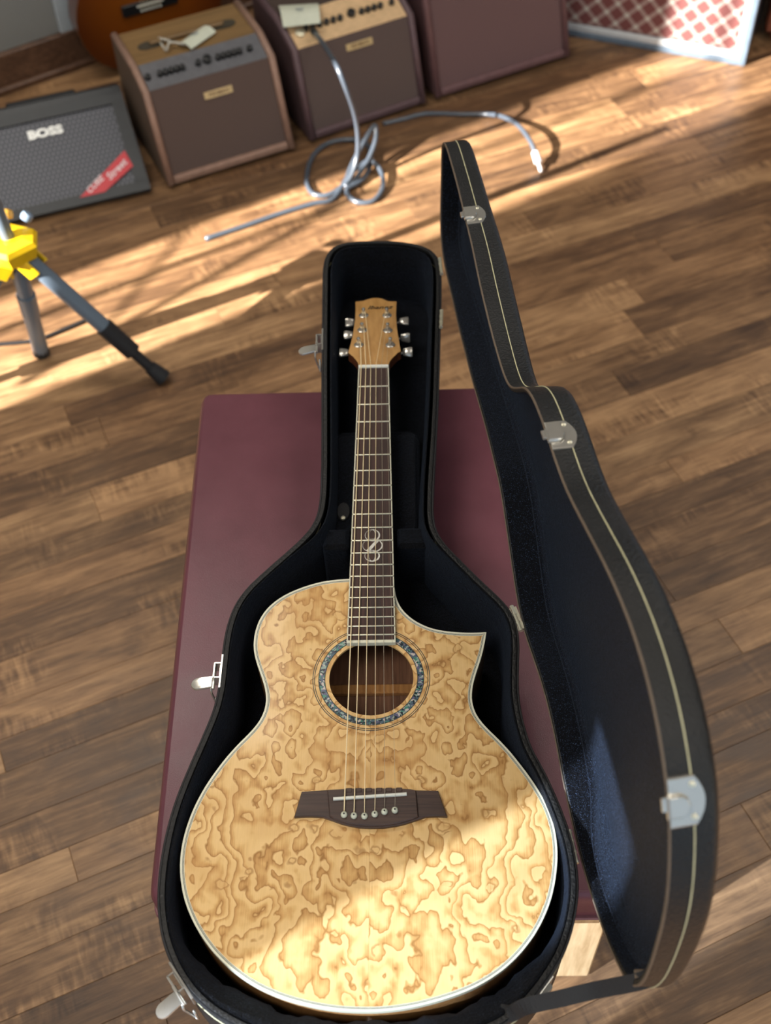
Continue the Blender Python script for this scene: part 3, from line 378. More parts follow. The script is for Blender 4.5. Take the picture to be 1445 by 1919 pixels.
LID_BACK=[(0.271,-0.8434,0.9225),(0.2714,-0.8471,0.9165),(0.2717,-0.8506,0.9103),(0.272,-0.854,0.9041),(0.2723,-0.8573,0.8978),(0.2725,-0.8605,0.8914),(0.2727,-0.8634,0.8849),(0.2728,-0.866,0.8783),(0.2729,-0.8685,0.8716),(0.273,-0.8707,0.8649),(0.2731,-0.8726,0.8581),(0.2731,-0.8744,0.8512),(0.2731,-0.876,0.8443),(0.273,-0.8773,0.8375),(0.273,-0.8785,0.8306),(0.2729,-0.8796,0.8236),(0.2728,-0.8805,0.8167),(0.2727,-0.8813,0.8098),(0.2726,-0.882,0.8029),(0.2725,-0.8826,0.796),(0.2724,-0.8831,0.7891),(0.2723,-0.8836,0.7822),(0.2721,-0.884,0.7752),(0.272,-0.8843,0.7683),(0.2718,-0.8845,0.7613),(0.2717,-0.8848,0.7543),(0.2715,-0.8849,0.7472),(0.2713,-0.885,0.7401),(0.2711,-0.8849,0.733),(0.2708,-0.8847,0.7258),(0.2705,-0.8843,0.7187),(0.2701,-0.8839,0.7115),(0.2697,-0.8832,0.7043),(0.2692,-0.8824,0.6972),(0.2687,-0.8814,0.69),(0.2682,-0.8801,0.683),(0.2676,-0.8787,0.6759),(0.267,-0.877,0.669),(0.2663,-0.875,0.6622),(0.2657,-0.8727,0.6555),(0.2649,-0.87,0.6489),(0.2641,-0.8669,0.6427),(0.2633,-0.8633,0.6366),(0.2624,-0.8594,0.6309),(0.2615,-0.8553,0.6253),(0.2606,-0.8509,0.6199),(0.2597,-0.8463,0.6146),(0.2587,-0.8416,0.6095),(0.2578,-0.8368,0.6046),(0.2568,-0.8318,0.5998),(0.2558,-0.8266,0.5952),(0.2548,-0.8213,0.5908),(0.2538,-0.8157,0.5867),(0.2527,-0.81,0.5829),(0.2517,-0.8041,0.5794),(0.2506,-0.7981,0.5761),(0.2495,-0.792,0.573),(0.2485,-0.7858,0.5702),(0.2474,-0.7794,0.5676),(0.2463,-0.773,0.5653),(0.2452,-0.7664,0.5633),(0.2442,-0.7598,0.5615),(0.2431,-0.7531,0.5601),(0.2421,-0.7463,0.5589),(0.2411,-0.7395,0.5581),(0.2402,-0.7326,0.5576),(0.2394,-0.7256,0.5574),(0.2387,-0.7186,0.5575),(0.2382,-0.7114,0.5579),(0.2379,-0.7041,0.5586),(0.238,-0.6966,0.5597),(0.2384,-0.6889,0.5611),(0.2392,-0.681,0.5629),(0.2402,-0.673,0.5649),(0.2411,-0.6651,0.567),(0.2419,-0.6573,0.5691),(0.2423,-0.6497,0.5711),(0.2423,-0.6424,0.573),(0.242,-0.6353,0.5749),(0.2416,-0.6283,0.5769),(0.2409,-0.6215,0.5789),(0.2402,-0.6148,0.5809),(0.2395,-0.6081,0.5831),(0.2387,-0.6015,0.5852),(0.2379,-0.5948,0.5872),(0.237,-0.5881,0.5889),(0.2362,-0.5812,0.5902),(0.2353,-0.5744,0.5913),(0.2345,-0.5675,0.592),(0.2336,-0.5606,0.5926),(0.2327,-0.5536,0.5931),(0.2319,-0.5467,0.5933),(0.231,-0.5397,0.5933),(0.2301,-0.5328,0.5932),(0.2293,-0.5259,0.5928),(0.2284,-0.519,0.5923),(0.2275,-0.5121,0.5915),(0.2267,-0.5052,0.5905),(0.2258,-0.4983,0.5895),(0.225,-0.4914,0.5884),(0.2241,-0.4846,0.5872),(0.2233,-0.4778,0.586),(0.2224,-0.4709,0.5848),(0.2215,-0.4641,0.5837),(0.2207,-0.4572,0.5827),(0.2198,-0.4503,0.5819),(0.219,-0.4434,0.5815),(0.2181,-0.4364,0.5814),(0.2172,-0.4295,0.5819),(0.2164,-0.4227,0.5829),(0.2155,-0.416,0.5845),(0.2147,-0.4094,0.5868),(0.2139,-0.4031,0.5896),(0.2131,-0.397,0.5929),(0.2124,-0.391,0.5964),(0.2117,-0.3852,0.6002),(0.2109,-0.3794,0.6041),(0.2102,-0.3737,0.6081),(0.2095,-0.3679,0.612),(0.2088,-0.3622,0.6159),(0.2081,-0.3564,0.6198),(0.2073,-0.3505,0.6236),(0.2066,-0.3447,0.6274),(0.2059,-0.3389,0.6312),(0.2051,-0.333,0.635),(0.2044,-0.3271,0.6387),(0.2037,-0.3212,0.6424),(0.2029,-0.3153,0.646),(0.2022,-0.3093,0.6495),(0.2014,-0.3031,0.6527),(0.2006,-0.2967,0.6555),(0.1998,-0.2902,0.6578),(0.1989,-0.2835,0.6596),(0.1981,-0.2767,0.6607),(0.1972,-0.2698,0.6613),(0.1964,-0.2629,0.6615),(0.1955,-0.2559,0.6613),(0.1946,-0.249,0.6608),(0.1938,-0.2421,0.6601),(0.1929,-0.2352,0.6593),(0.192,-0.2283,0.6584),(0.1912,-0.2214,0.6575),(0.1903,-0.2145,0.6565),(0.1895,-0.2077,0.6556),(0.1886,-0.2008,0.6546),(0.1877,-0.1939,0.6536),(0.1869,-0.187,0.6526),(0.186,-0.1802,0.6515),(0.1852,-0.1733,0.6504),(0.1843,-0.1664,0.6493),(0.1834,-0.1596,0.6482),(0.1826,-0.1527,0.6471),(0.1817,-0.1459,0.646),(0.1809,-0.139,0.6449),(0.18,-0.1321,0.6438),(0.1792,-0.1253,0.6428),(0.1783,-0.1184,0.6417),(0.1774,-0.1115,0.6407),(0.1766,-0.1047,0.6396),(0.1757,-0.0978,0.6386),(0.1749,-0.0909,0.6376),(0.174,-0.0841,0.6365),(0.1731,-0.0772,0.6355),(0.1723,-0.0703,0.6346),(0.1714,-0.0634,0.6336),(0.1706,-0.0565,0.6326),(0.1697,-0.0497,0.6317),(0.1688,-0.0428,0.6307),(0.168,-0.0359,0.6298),(0.1671,-0.029,0.6289),(0.1663,-0.0221,0.628),(0.1654,-0.0152,0.627),(0.1645,-0.0083,0.6261),(0.1637,-0.0014,0.6252),(0.1628,0.0054,0.6243),(0.1619,0.0123,0.6234),(0.1611,0.0192,0.6225),(0.1602,0.0261,0.6216),(0.1594,0.033,0.6207),(0.1585,0.0399,0.6199),(0.1576,0.0468,0.619),(0.1568,0.0537,0.6181),(0.1559,0.0606,0.6172),(0.1551,0.0675,0.6163),(0.1542,0.0743,0.6154),(0.1533,0.0812,0.6144),(0.1525,0.0881,0.6135),(0.1516,0.095,0.6126),(0.1507,0.1019,0.6117),(0.1499,0.1088,0.6107),(0.149,0.1157,0.6098),(0.1482,0.1225,0.6089),(0.1473,0.1294,0.608),(0.1464,0.1363,0.6071),(0.1456,0.1432,0.6062),(0.1447,0.1501,0.6054),(0.1439,0.157,0.6046),(0.143,0.1639,0.6038),(0.1421,0.1708,0.603),(0.1413,0.1777,0.6023),(0.1404,0.1847,0.6016),(0.1396,0.1916,0.6009),(0.1387,0.1985,0.6003),(0.1379,0.2055,0.5999),(0.1372,0.2124,0.5997),(0.1365,0.2194,0.5998),(0.1359,0.2264,0.6002),(0.1354,0.2334,0.6013),(0.1352,0.2403,0.6031),(0.1351,0.247,0.6057),(0.1353,0.2532,0.6094),(0.1355,0.2589,0.6139),(0.1357,0.2639,0.6191),(0.1359,0.2682,0.6248),(0.136,0.2719,0.6309),(0.136,0.275,0.6373),(0.1359,0.2776,0.6438),(0.1358,0.28,0.6505),(0.1357,0.282,0.6572),(0.1356,0.2837,0.664),(0.1354,0.2852,0.6708),(0.1353,0.2865,0.6777),(0.1352,0.2875,0.6846),(0.1351,0.2883,0.6915),(0.135,0.289,0.6985),(0.1349,0.2895,0.7054),(0.1348,0.2899,0.7124),(0.1348,0.2901,0.7194),(0.1348,0.29,0.7263),(0.1348,0.2895,0.7332),(0.1349,0.2883,0.7401),(0.1352,0.2863,0.7466),(0.1355,0.2833,0.7528),(0.136,0.2792,0.7582),(0.1366,0.2741,0.7628),(0.1373,0.2683,0.7665),(0.1381,0.262,0.7693),(0.1389,0.2554,0.7715),(0.1397,0.2486,0.7731),(0.1405,0.2417,0.7744),(0.1414,0.2348,0.7753),(0.1422,0.2279,0.776),(0.1431,0.2209,0.7766),(0.1439,0.2139,0.777),(0.1447,0.207,0.7775),(0.1456,0.2,0.7778),(0.1464,0.1931,0.7782),(0.1472,0.1861,0.7786),(0.148,0.1792,0.779),(0.1489,0.1723,0.7794),(0.1497,0.1653,0.7799),(0.1505,0.1584,0.7803),(0.1513,0.1515,0.7807),(0.1521,0.1447,0.7812),(0.1529,0.1378,0.7816),(0.1536,0.1309,0.7821),(0.1545,0.124,0.7825),(0.1553,0.1171,0.783),(0.1561,0.1102,0.7834),(0.1569,0.1033,0.7838),(0.1578,0.0964,0.7842),(0.1586,0.0895,0.7846),(0.1595,0.0825,0.785),(0.1604,0.0756,0.7854),(0.1612,0.0686,0.7858),(0.1621,0.0616,0.7861),(0.163,0.0546,0.7865),(0.1639,0.0477,0.7869),(0.1648,0.0407,0.7872),(0.1656,0.0337,0.7875),(0.1665,0.0267,0.7879),(0.1673,0.0196,0.7882),(0.1681,0.0126,0.7885),(0.1688,0.0056,0.7888),(0.1696,-0.0014,0.7891),(0.1703,-0.0085,0.7894),(0.1709,-0.0155,0.7897),(0.1716,-0.0225,0.79),(0.1722,-0.0296,0.7902),(0.1727,-0.0367,0.7905),(0.1733,-0.0437,0.7907),(0.1738,-0.0508,0.791),(0.1744,-0.0579,0.7912),(0.1749,-0.0649,0.7915),(0.1754,-0.072,0.7918),(0.176,-0.079,0.792),(0.1765,-0.086,0.7923),(0.1771,-0.093,0.7926),(0.1777,-0.1001,0.7929),(0.1783,-0.1071,0.7932),(0.1788,-0.1141,0.7935),(0.1794,-0.1211,0.7938),(0.18,-0.1281,0.7941),(0.1806,-0.1351,0.7944),(0.1812,-0.1421,0.7948),(0.1817,-0.1491,0.7951),(0.1823,-0.1561,0.7954),(0.1829,-0.1632,0.7957),(0.1834,-0.1702,0.7961),(0.184,-0.1773,0.7965),(0.1846,-0.1844,0.7969),(0.1852,-0.1915,0.7973),(0.1858,-0.1986,0.7977),(0.1864,-0.2057,0.7982),(0.187,-0.2128,0.7988),(0.1876,-0.2199,0.7995),(0.1882,-0.2269,0.8004),(0.1889,-0.2339,0.8016),(0.1895,-0.2409,0.8031),(0.1902,-0.2476,0.805),(0.1908,-0.2543,0.8074),(0.1915,-0.2606,0.8103),(0.1921,-0.2667,0.8138),(0.1927,-0.2725,0.8177),(0.1933,-0.278,0.822),(0.1939,-0.2833,0.8266),(0.1945,-0.2884,0.8313),(0.195,-0.2934,0.8362),(0.1956,-0.2983,0.8412),(0.1962,-0.3032,0.8462),(0.1968,-0.308,0.8512),(0.1974,-0.3127,0.8563),(0.1981,-0.3175,0.8614),(0.1988,-0.3222,0.8666),(0.1996,-0.3268,0.8717),(0.2005,-0.3314,0.8769),(0.2015,-0.336,0.8821),(0.2026,-0.3406,0.8872),(0.2037,-0.3454,0.8922),(0.2048,-0.3504,0.8969),(0.2059,-0.3557,0.9013),(0.2068,-0.3613,0.9052),(0.2077,-0.3672,0.9087),(0.2086,-0.3734,0.9118),(0.2094,-0.3798,0.9144),(0.2103,-0.3863,0.9167),(0.2111,-0.393,0.9186),(0.2119,-0.3997,0.9203),(0.2128,-0.4065,0.9217),(0.2136,-0.4134,0.9229),(0.2144,-0.4202,0.924),(0.2152,-0.4271,0.9249),(0.2161,-0.4341,0.9256),(0.2169,-0.441,0.9263),(0.2177,-0.4479,0.927),(0.2185,-0.4548,0.9276),(0.2193,-0.4618,0.9282),(0.2201,-0.4687,0.9288),(0.2209,-0.4756,0.9296),(0.2217,-0.4825,0.9305),(0.2225,-0.4894,0.9316),(0.2233,-0.4962,0.9329),(0.224,-0.503,0.9345),(0.2248,-0.5097,0.9363),(0.2255,-0.5164,0.9383),(0.2262,-0.523,0.9405),(0.2269,-0.5295,0.9429),(0.2277,-0.536,0.9454),(0.2284,-0.5424,0.948),(0.2291,-0.5489,0.9506),(0.2298,-0.5553,0.9532),(0.2306,-0.5617,0.9558),(0.2313,-0.5681,0.9585),(0.2322,-0.5745,0.9611),(0.233,-0.5809,0.9637),(0.2339,-0.5873,0.9662),(0.2348,-0.5937,0.9687),(0.2358,-0.6001,0.9712),(0.2367,-0.6066,0.9735),(0.2378,-0.6131,0.9758),(0.2388,-0.6196,0.9779),(0.2399,-0.6261,0.9799),(0.2409,-0.6327,0.9818),(0.242,-0.6393,0.9835),(0.2431,-0.646,0.9851),(0.2442,-0.6527,0.9865),(0.2453,-0.6594,0.9877),(0.2464,-0.6662,0.9889),(0.2475,-0.673,0.9899),(0.2485,-0.6798,0.9908),(0.2496,-0.6867,0.9915),(0.2507,-0.6936,0.9921),(0.2517,-0.7005,0.9924),(0.2527,-0.7074,0.9926),(0.2538,-0.7144,0.9925),(0.2548,-0.7213,0.9921),(0.2558,-0.7283,0.9916),(0.2568,-0.7352,0.9908),(0.2578,-0.7421,0.9898),(0.2588,-0.7489,0.9884),(0.2597,-0.7557,0.9868),(0.2607,-0.7624,0.9849),(0.2616,-0.769,0.9827),(0.2625,-0.7755,0.9802),(0.2634,-0.7818,0.9774),(0.2642,-0.788,0.9743),(0.265,-0.7941,0.971),(0.2658,-0.8001,0.9674),(0.2666,-0.8058,0.9635),(0.2673,-0.8114,0.9593),(0.268,-0.8167,0.9549),(0.2686,-0.8218,0.9501),(0.2692,-0.8266,0.945),(0.2697,-0.8312,0.9397),(0.2702,-0.8355,0.9342),(0.2706,-0.8395,0.9284)]
# ---------------------------------------------------------------- the room
def structure(name, bm, mat):
    o = obj(name, fixn(bm), mat); o['kind'] = 'structure'; return o
bm = bmesh.new(); box(bm, (0.2, 0.4, -0.03), (7.4, 7.6, 0.05)); floor = structure('floor', bm, plain('underlay', (40, 30, 24), 0.8))
PA = math.radians(23.5); PU = Vector((math.cos(PA), math.sin(PA), 0)); PV = Vector((-math.sin(PA), math.cos(PA), 0))
CI = M4.inverted()
def in_view(p, mg=140):
    q = CI @ Vector((p.x, p.y, p.z))
    if q.z > -0.1: return False
    u = 722.5 + 2200 * q.x / -q.z; v = 959.5 - 2200 * q.y / -q.z
    return -mg < u < 1445 + mg and -mg < v < 1919 + mg
def plank_bm(bm, L, W, off=Vector((0, 0, 0)), rot=None):
    g = 0.00015; t = 0.0035; c = 0.0007
    a = [(-L / 2 + g, -W / 2 + g), (L / 2 - g, -W / 2 + g), (L / 2 - g, W / 2 - g), (-L / 2 + g, W / 2 - g)]
    b = [(x - math.copysign(c, x), y - math.copysign(c, y)) for x, y in a]
    T = (lambda x, y, z: Vector((x, y, z))) if rot is None else (lambda x, y, z: rot @ Vector((x, y, z)) + off)
    loft(bm, [[T(x, y, -0.006) for x, y in a], [T(x, y, -0.0009) for x, y in a], [T(x, y, 0) for x, y in b]], True, False, True)
rest = bmesh.new(); vv = -1.9; rp = random.Random(11); PR = Matrix.Rotation(PA, 3, 'Z'); nplank = 0
while vv < 3.0:
    W = rp.choice((0.062, 0.078, 0.09, 0.09)); uu = -2.4 - rp.random()
    while uu < 3.0:
        L = rp.uniform(0.7, 1.5); c0 = PU * (uu + L / 2) + PV * (vv + W / 2)
        vis = any(in_view(PU * (uu + L * k / 6) + PV * (vv + W / 2)) for k in range(7))
        if vis and nplank < 300:
            bmp = bmesh.new(); plank_bm(bmp, L, W); po = obj('plank', bmp, M['plank'], floor, world=False)
            po.location = c0; po.rotation_euler = (0, 0, PA); nplank += 1
        else: plank_bm(rest, L, W, c0, PR)
        uu += L
    vv += W
obj('plank_field', rest, M['plank'], floor, world=False, kind='stuff')
WA = math.radians(33.0); WU = Vector((math.cos(WA), math.sin(WA), 0)); WN = Vector((-math.sin(WA), math.cos(WA), 0)); W0 = Vector((-0.91, 1.745, 0))
RW = Matrix.Rotation(WA, 3, 'Z')
bm = bmesh.new(); box(bm, W0 + WU * 0.8 + WN * 0.06 + Vector((0, 0, 1.5)), (5.2, 0.1, 3.0), RW); structure('wall_back', bm, M['grey_wall'])
bm = bmesh.new(); box(bm, W0 + WU * 0.8 + WN * 0.0 + Vector((0, 0, 0.055)), (5.2, 0.018, 0.095), RW, 0.003)
box(bm, W0 + WU * 0.8 + WN * -0.016 + Vector((0, 0, 0.010)), (5.2, 0.016, 0.018), RW, 0.004); structure('baseboard_back', bm, M['trim'])
bm = bmesh.new(); box(bm, W0 + WU * 0.085 + WN * 0.004 + Vector((0, 0, 0.9)), (0.075, 0.014, 1.6), RW, 0.003); structure('pale_band', bm, plain('pale_band_grey', (168, 176, 180), 0.4, var=0.02))  # paler upright strip along the back wall
bm = bmesh.new(); box(bm, (3.55, -0.6, 1.5), (0.1, 6.4, 3.0)); structure('wall_right', bm, M['grey_wall'])  # unseen wall, added to block skylight from the right
RA = Matrix.Rotation(AZ, 3, 'Z'); WS = -2.35
def wl(bm, n0, n1, z0, z1, th=0.12):
    box(bm, SD * (WS - th / 2) + SN * ((n0 + n1) / 2) + Vector((0, 0, (z0 + z1) / 2)), (th, n1 - n0, z1 - z0), RA)
bm = bmesh.new()
for (n0, n1, z0, z1) in ((-0.632, 0.822, 0, 3.0), (1.150, 4.2, 0, 3.0), (-1.05, -0.79, 0, 3.0), (-0.79, -0.632, 0, 0.35), (-0.79, -0.632, 1.93, 3.0), (0.822, 1.150, 0, 0.30), (0.822, 1.150, 2.5, 3.0), (-3.6, -1.05, 0, 0.35), (-3.6, -1.05, 2.6, 3.0)):
    wl(bm, n0, n1, z0, z1)
structure('wall_left', bm, M['white_wall'])  # unseen wall; piers and openings laid out to place the sun patches
TG = bpy.data.materials.new('sun_dimming_glass'); TG.use_nodes = True; TG.node_tree.nodes.remove(TG.node_tree.nodes['Principled BSDF']); tb = TG.node_tree.nodes.new('ShaderNodeBsdfTransparent'); tb.inputs[0].default_value = (0.55, 0.61, 0.69, 1); gb = TG.node_tree.nodes.new('ShaderNodeBsdfGlossy'); gb.inputs[1].default_value = 0.05; mx = TG.node_tree.nodes.new('ShaderNodeMixShader'); mx.inputs[0].default_value = 0.06
TG.node_tree.links.new(tb.outputs[0], mx.inputs[1]); TG.node_tree.links.new(gb.outputs[0], mx.inputs[2]); TG.node_tree.links.new(mx.outputs[0], TG.node_tree.nodes['Material Output'].inputs[0]); TINT = TG
def bar(bm, n0, z0, n1, z1, wdt, dth=0.03):
    a = SD * (WS + 0.02) + SN * n0 + Vector((0, 0, z0)); b = SD * (WS + 0.02) + SN * n1 + Vector((0, 0, z1)); cyl(bm, a, b, wdt / 2, n=8)
bm = bmesh.new(); bar(bm, -0.64, 0.35, -0.64, 1.93, 0.02); bar(bm, -0.79, 0.75, -0.64, 0.75, 0.02); w1 = structure('window_1', bm, M['black'])
bm = bmesh.new(); box(bm, SD * (WS - 0.06) + SN * -0.711 + Vector((0, 0, 1.14)), (0.004, 0.158, 1.58), RA); obj('sun_dimming_pane', bm, TINT, w1, world=False)  # unseen sheet added to weaken the sun before it reaches the guitar
bm = bmesh.new(); bar(bm, 1.055, 0.3, 1.04, 2.5, 0.018); bar(bm, 0.87, 1.03, 1.06, 1.54, 0.020); bar(bm, 0.93, 1.145, 1.15, 1.30, 0.012); structure('window_2_shadow_bars', bm, M['black'])  # unseen bars added across the opening to cast shadow lines on the floor
bm = bmesh.new()
for n in (-1.06, -2.3, -3.5): bar(bm, n, 0.35, n, 2.6, 0.05)
structure('window_3', bm, M['black'])
bm = bmesh.new(); box(bm, (0.2, 0.4, 3.05), (7.4, 7.6, 0.1)); structure('ceiling', bm, M['white_wall'])

# ---------------------------------------------------------------- bench under the case
bench = empty('bench', 'burgundy vinyl topped bench on pine legs under the open guitar case', 'bench', (0.01, -0.32, 0))
bq = [(-255, -722), (284, -722), (288, 75), (-272, 73)]
def rounded(P, r, k=5):
    out = []; n = len(P)
    for i in range(n):
        p = Vector(P[i]); a = (Vector(P[i - 1]) - p).normalized(); b = (Vector(P[(i + 1) % n]) - p).normalized()
        p0 = p + a * r; p1 = p + b * r
        for j in range(k + 1):
            t = j / k; out.append(p0 * (1 - t) ** 2 + p * 2 * t * (1 - t) + p1 * t * t)
    return out
bo = rounded(bq, 22); bm = bmesh.new(); L = []
for (z, d) in ((-182, 8), (-180, 2), (-172, 0), (-130, 0), (-121, 3), (-117, 6), (-115.4, 8.4), (-115, 9.6), (-115, 10)):
    L.append([mm(p.x, p.y, z) for p in inset2(bo, d)])
loft(bm, L, True, True, True); obj('seat', fixn(bm), M['vinyl'], bench, smooth=True, angle=40)
bm = bmesh.new(); tube(bm, [mm(p.x, p.y, -174) for p in inset2(bo, -1)], 0.003, 6, True); obj('piping', bm, plain('burgundy_piping', (118, 76, 82), 0.45), bench)
bm = bmesh.new()
for (x0, x1, y0, y1) in ((-240, 270, -705, -683), (-240, 270, 40, 62), (-250, -228, -683, 40), (262, 284, -683, 40)):
    box(bm, mm((x0 + x1) / 2, (y0 + y1) / 2, -215), ((x1 - x0) / 1000, (y1 - y0) / 1000, 0.066), None, 0.002)
obj('apron', bm, M['pine'], bench)
for (x, y) in ((258, -632), (-210, -632), (258, 10), (-218, 10)):
    bm = bmesh.new(); box(bm, Vector((x / 1000, y / 1000, 0.183)), (0.074, 0.074, 0.364), None, 0.003); obj('leg', bm, M['pine'], bench)

# ---------------------------------------------------------------- guitar case
case = empty('guitar_case', 'open black guitar case with plush lining and raised lid on burgundy bench', 'guitar case', (0, -0.32, Z0 - 0.115))
co = [Vector(p) for p in CASE]; NC = len(co)
def ins(d): return inset2(co, d)
bm = bmesh.new(); L = []
for (z, d) in ((-114.5, 22), (-113.5, 12), (-109, 4), (-102, 0.5), (-60, 0), (2, 0), (4.6, 1.0), (5, 2.5), (4.6, 5.5), (0, 6.0)):
    L.append([mm(p.x, p.y, z) for p in ins(d)])
loft(bm, L, True, True, False); shell = obj('bottom_shell', fixn(bm), M['leather'], case, smooth=True, angle=45)
def sst(a, b, x): t = max(0.0, min(1.0, (x - a) / (b - a))); return t * t * (3 - 2 * t)
def pad(base, end, wav=0.0):
    out = []
    for i, p in enumerate(co):
        e = sst(-775, -885, p.y)
        neck = sst(-330, -280, p.y)
        wv = wav * e * (math.sin(i * 0.9) + 0.6 * math.sin(i * 2.3 + 1))
        out.append(base + end * e + 4 * neck + wv)
    return out
bm = bmesh.new(); L = []
for (z, b, e, wv) in ((1, 5.8, 0, 0), (3.2, 6.6, 0.5, 0), (3.0, 8.0, 2, 0), (-3, 9.0, 9, 0.3), (-9, 9.8, 16, 0.8), (-16, 11, 20, 1.6), (-24, 12.5, 21, 1.9), (-27, 13.2, 19.5, 1.6), (-45, 13.4, 14, 0.5), (-98.2, 13.6, 8, 0)):
    L.append([mm(p.x, p.y, z) for p in ins(pad(b, e, wv))])
loft(bm, L, True, False, True); obj('lining', fixn(bm), M['plush'], case, smooth=True, angle=60)
bm = bmesh.new(); tube(bm, [mm(p.x, p.y, 1.5) for p in ins(-0.8)], 0.0016, 6, True); obj('rim_piping', bm, M['webbing'], case)
bm = bmesh.new(); tube(bm, [mm(p.x, p.y, -20) for p in ins(-0.4)], 0.0009, 5, True); obj('stitching', bm, M['thread'], case)
# accessory box and neck rest inside the neck of the case
bp_ = [(-58, -268), (61, -268), (63, -100), (60, -88), (50, -80), (-46, -80), (-54, -88), (-57, -100)]
bm = bmesh.new(); prism(bm, bp_, -103, -44, 4); abox = obj('accessory_box', bm, M['plush'], case)
bm = bmesh.new(); prism(bm, rounded([(-54, -262), (57, -262), (58, -92), (-52, -92)], 12), -43.9, -40.5, 2); obj('box_lid', bm, M['plush'], case)
tabp = [(-40 + 9 * math.cos(a), -228 + 15 * math.sin(a)) for a in [2 * math.pi * i / 16 for i in range(16)]]
bm = bmesh.new(); prism(bm, tabp, -40.4, -37.5, 1); ptab = obj('pull_tab', bm, M['webbing'], case)
bm = bmesh.new(); lathe(bm, mm(-40, -240, -37.6), (0, 0, 1), [(0.0035, 0), (0.003, 0.0015), (0.001, 0.002)], 10); obj('snap', bm, M['nickel'], case)
for (x0, x1) in ((-64, -30), (31, 70)):
    bm = bmesh.new(); prism(bm, rounded([(x0, -304), (x1, -304), (x1, -272), (x0, -272)], 6), -103, -16, 5); obj('neck_rest', bm, M['plush'], case)
# lid: opened to about a right angle
rim = [Vector(p) for p in LID_RIM]; bk = [Vector(p) for p in LID_BACK]; NL = len(rim)
LN = Vector((0.99227, 0.12411, 0.00024)); LE = Vector((0.00237, -0.02092, 0.99956)); LK = Vector((-0.10317, 0.99444, 0.02106))
def inward(P):
    out = []
    for i in range(NL):
        t = (P[(i + 1) % NL] - P[i - 1]).normalized(); out.append(t.cross(LN).normalized())
    c = sum(P, Vector()) / NL
    if sum((c - P[i]).dot(out[i]) for i in range(NL)) < 0: out = [-v for v in out]
    for _ in range(4): out = [(out[i - 1] + out[i] * 2 + out[(i + 1) % NL]).normalized() for i in range(NL)]
    return out
mi = inward(rim)
def lp(f, ex, d): return [rim[i].lerp(bk[i], f) + LN * ex / 1000 + mi[i] * d / 1000 for i in range(NL)]
bm = bmesh.new()
loft(bm, [lp(0.06, 0, 6.0), lp(0, 0, 5.5), lp(0, -0.6, 4.6), lp(0, -0.6, 1.2), lp(0, 0.2, 0.2), lp(0.05, 0, 0), lp(0.95, 0, 0), lp(1, 1.5, 0.8), lp(1, 4.5, 3.5), lp(1, 6.5, 8), lp(1, 7.5, 16), lp(1, 8, 30)], True, False, True)
lid = obj('lid', fixn(bm), M['leather'], case, smooth=True, angle=45)
bm = bmesh.new()
loft(bm, [lp(0.05, 0, 5.6), lp(0.02, 0, 6.6), lp(0.12, 0, 7.6), lp(0.62, 0, 8.2), lp(0.78, 0, 10), lp(0.80, 0, 12.5), lp(0.80, 0, 13.4), lp(0.84, 1, 15.0), lp(0.90, 2, 22), lp(0.9, 3.5, 34)], True, False, True)
obj('lid_lining', fixn(bm), M['lid_plush'], lid, smooth=True, angle=40)
bm = bmesh.new(); tube(bm, lp(0.55, 0, -0.25), 0.0007, 5, True); obj('stitching', bm, M['thread'], lid)
bm = bmesh.new(); tube(bm, lp(0.0, -0.5, 1.0), 0.0013, 6, True); obj('lid_piping', bm, M['piping'], lid)
bm = bmesh.new()
# two-thickness latch plates on the lid (hump, tongue, screws)
def dshape(hw, r0, r1, k=9):
    P = [(-hw, r0)] + [(-hw + 2 * hw * i / (k - 1), r1 - 7.5 * (2 * i / (k - 1) - 1) ** 2) for i in range(k)][::1] + [(hw, r0)]
    return P
def frame_pts(o, t, wv, n, pts): return [o + t * a / 1000 + wv * b / 1000 + n * c / 1000 for a, b, c in pts]
def plate(bm, o, t, wv, n, P, c0, c1, ch=0.6):
    cx = sum(p[0] for p in P) / len(P); cy = sum(p[1] for p in P) / len(P)
    sh = [(p[0] + (cx - p[0]) * ch / 12, p[1] + (cy - p[1]) * ch / 12) for p in P]
    loft(bm, [frame_pts(o, t, wv, n, [(a, b, c0) for a, b in P]), frame_pts(o, t, wv, n, [(a, b, c1 - ch) for a, b in P]), frame_pts(o, t, wv, n, [(a, b, c1) for a, b in sh])], True, True, True)
def lid_latch(i, flip):
    o = rim[i]; t = (rim[(i + 2) % NL] - rim[i - 2]).normalized(); wv = (bk[i] - rim[i]).normalized(); n = -mi[i]
    if t.dot(LK) < 0: t = -t
    n = (n - t * n.dot(t)); n = (n - wv * n.dot(wv)).normalized()
    b1 = bmesh.new(); plate(b1, o, t, wv, n, dshape(19, -0.5, 27), -1.6, 2.0)
    lt = obj('latch_plate', fixn(b1), M['chrome'], lid, smooth=True, angle=30)
    b1 = bmesh.new(); hp = [(-11, -3), (-11, 8), (-8, 13), (-2, 15), (4, 13), (7, 8), (7, -3)]
    plate(b1, o, t, wv, n, hp, 1.6, 6.2, 2.0); obj('latch_hump', fixn(b1), M['chrome'], lid, smooth=True, angle=35)
    b1 = bmesh.new(); plate(b1, o, t, wv, n, [(-5, -6.5), (-5, -2.5), (6, -2.5), (6, -6.5)], 1.0, 3.6, 0.8); obj('latch_tongue', fixn(b1), M['chrome'], lid)
    for s in (-12.5, 12.5):
        b1 = bmesh.new(); lathe(b1, o + t * s / 1000 + wv * 0.0175 + n * 0.0018, n, [(0.0026, 0), (0.0024, 0.0009), (0.0012, 0.0015)], 10); obj('screw', b1, M['nickel'], lid, smooth=True, angle=40)
for i in (263, 343, 401): lid_latch(i, False)
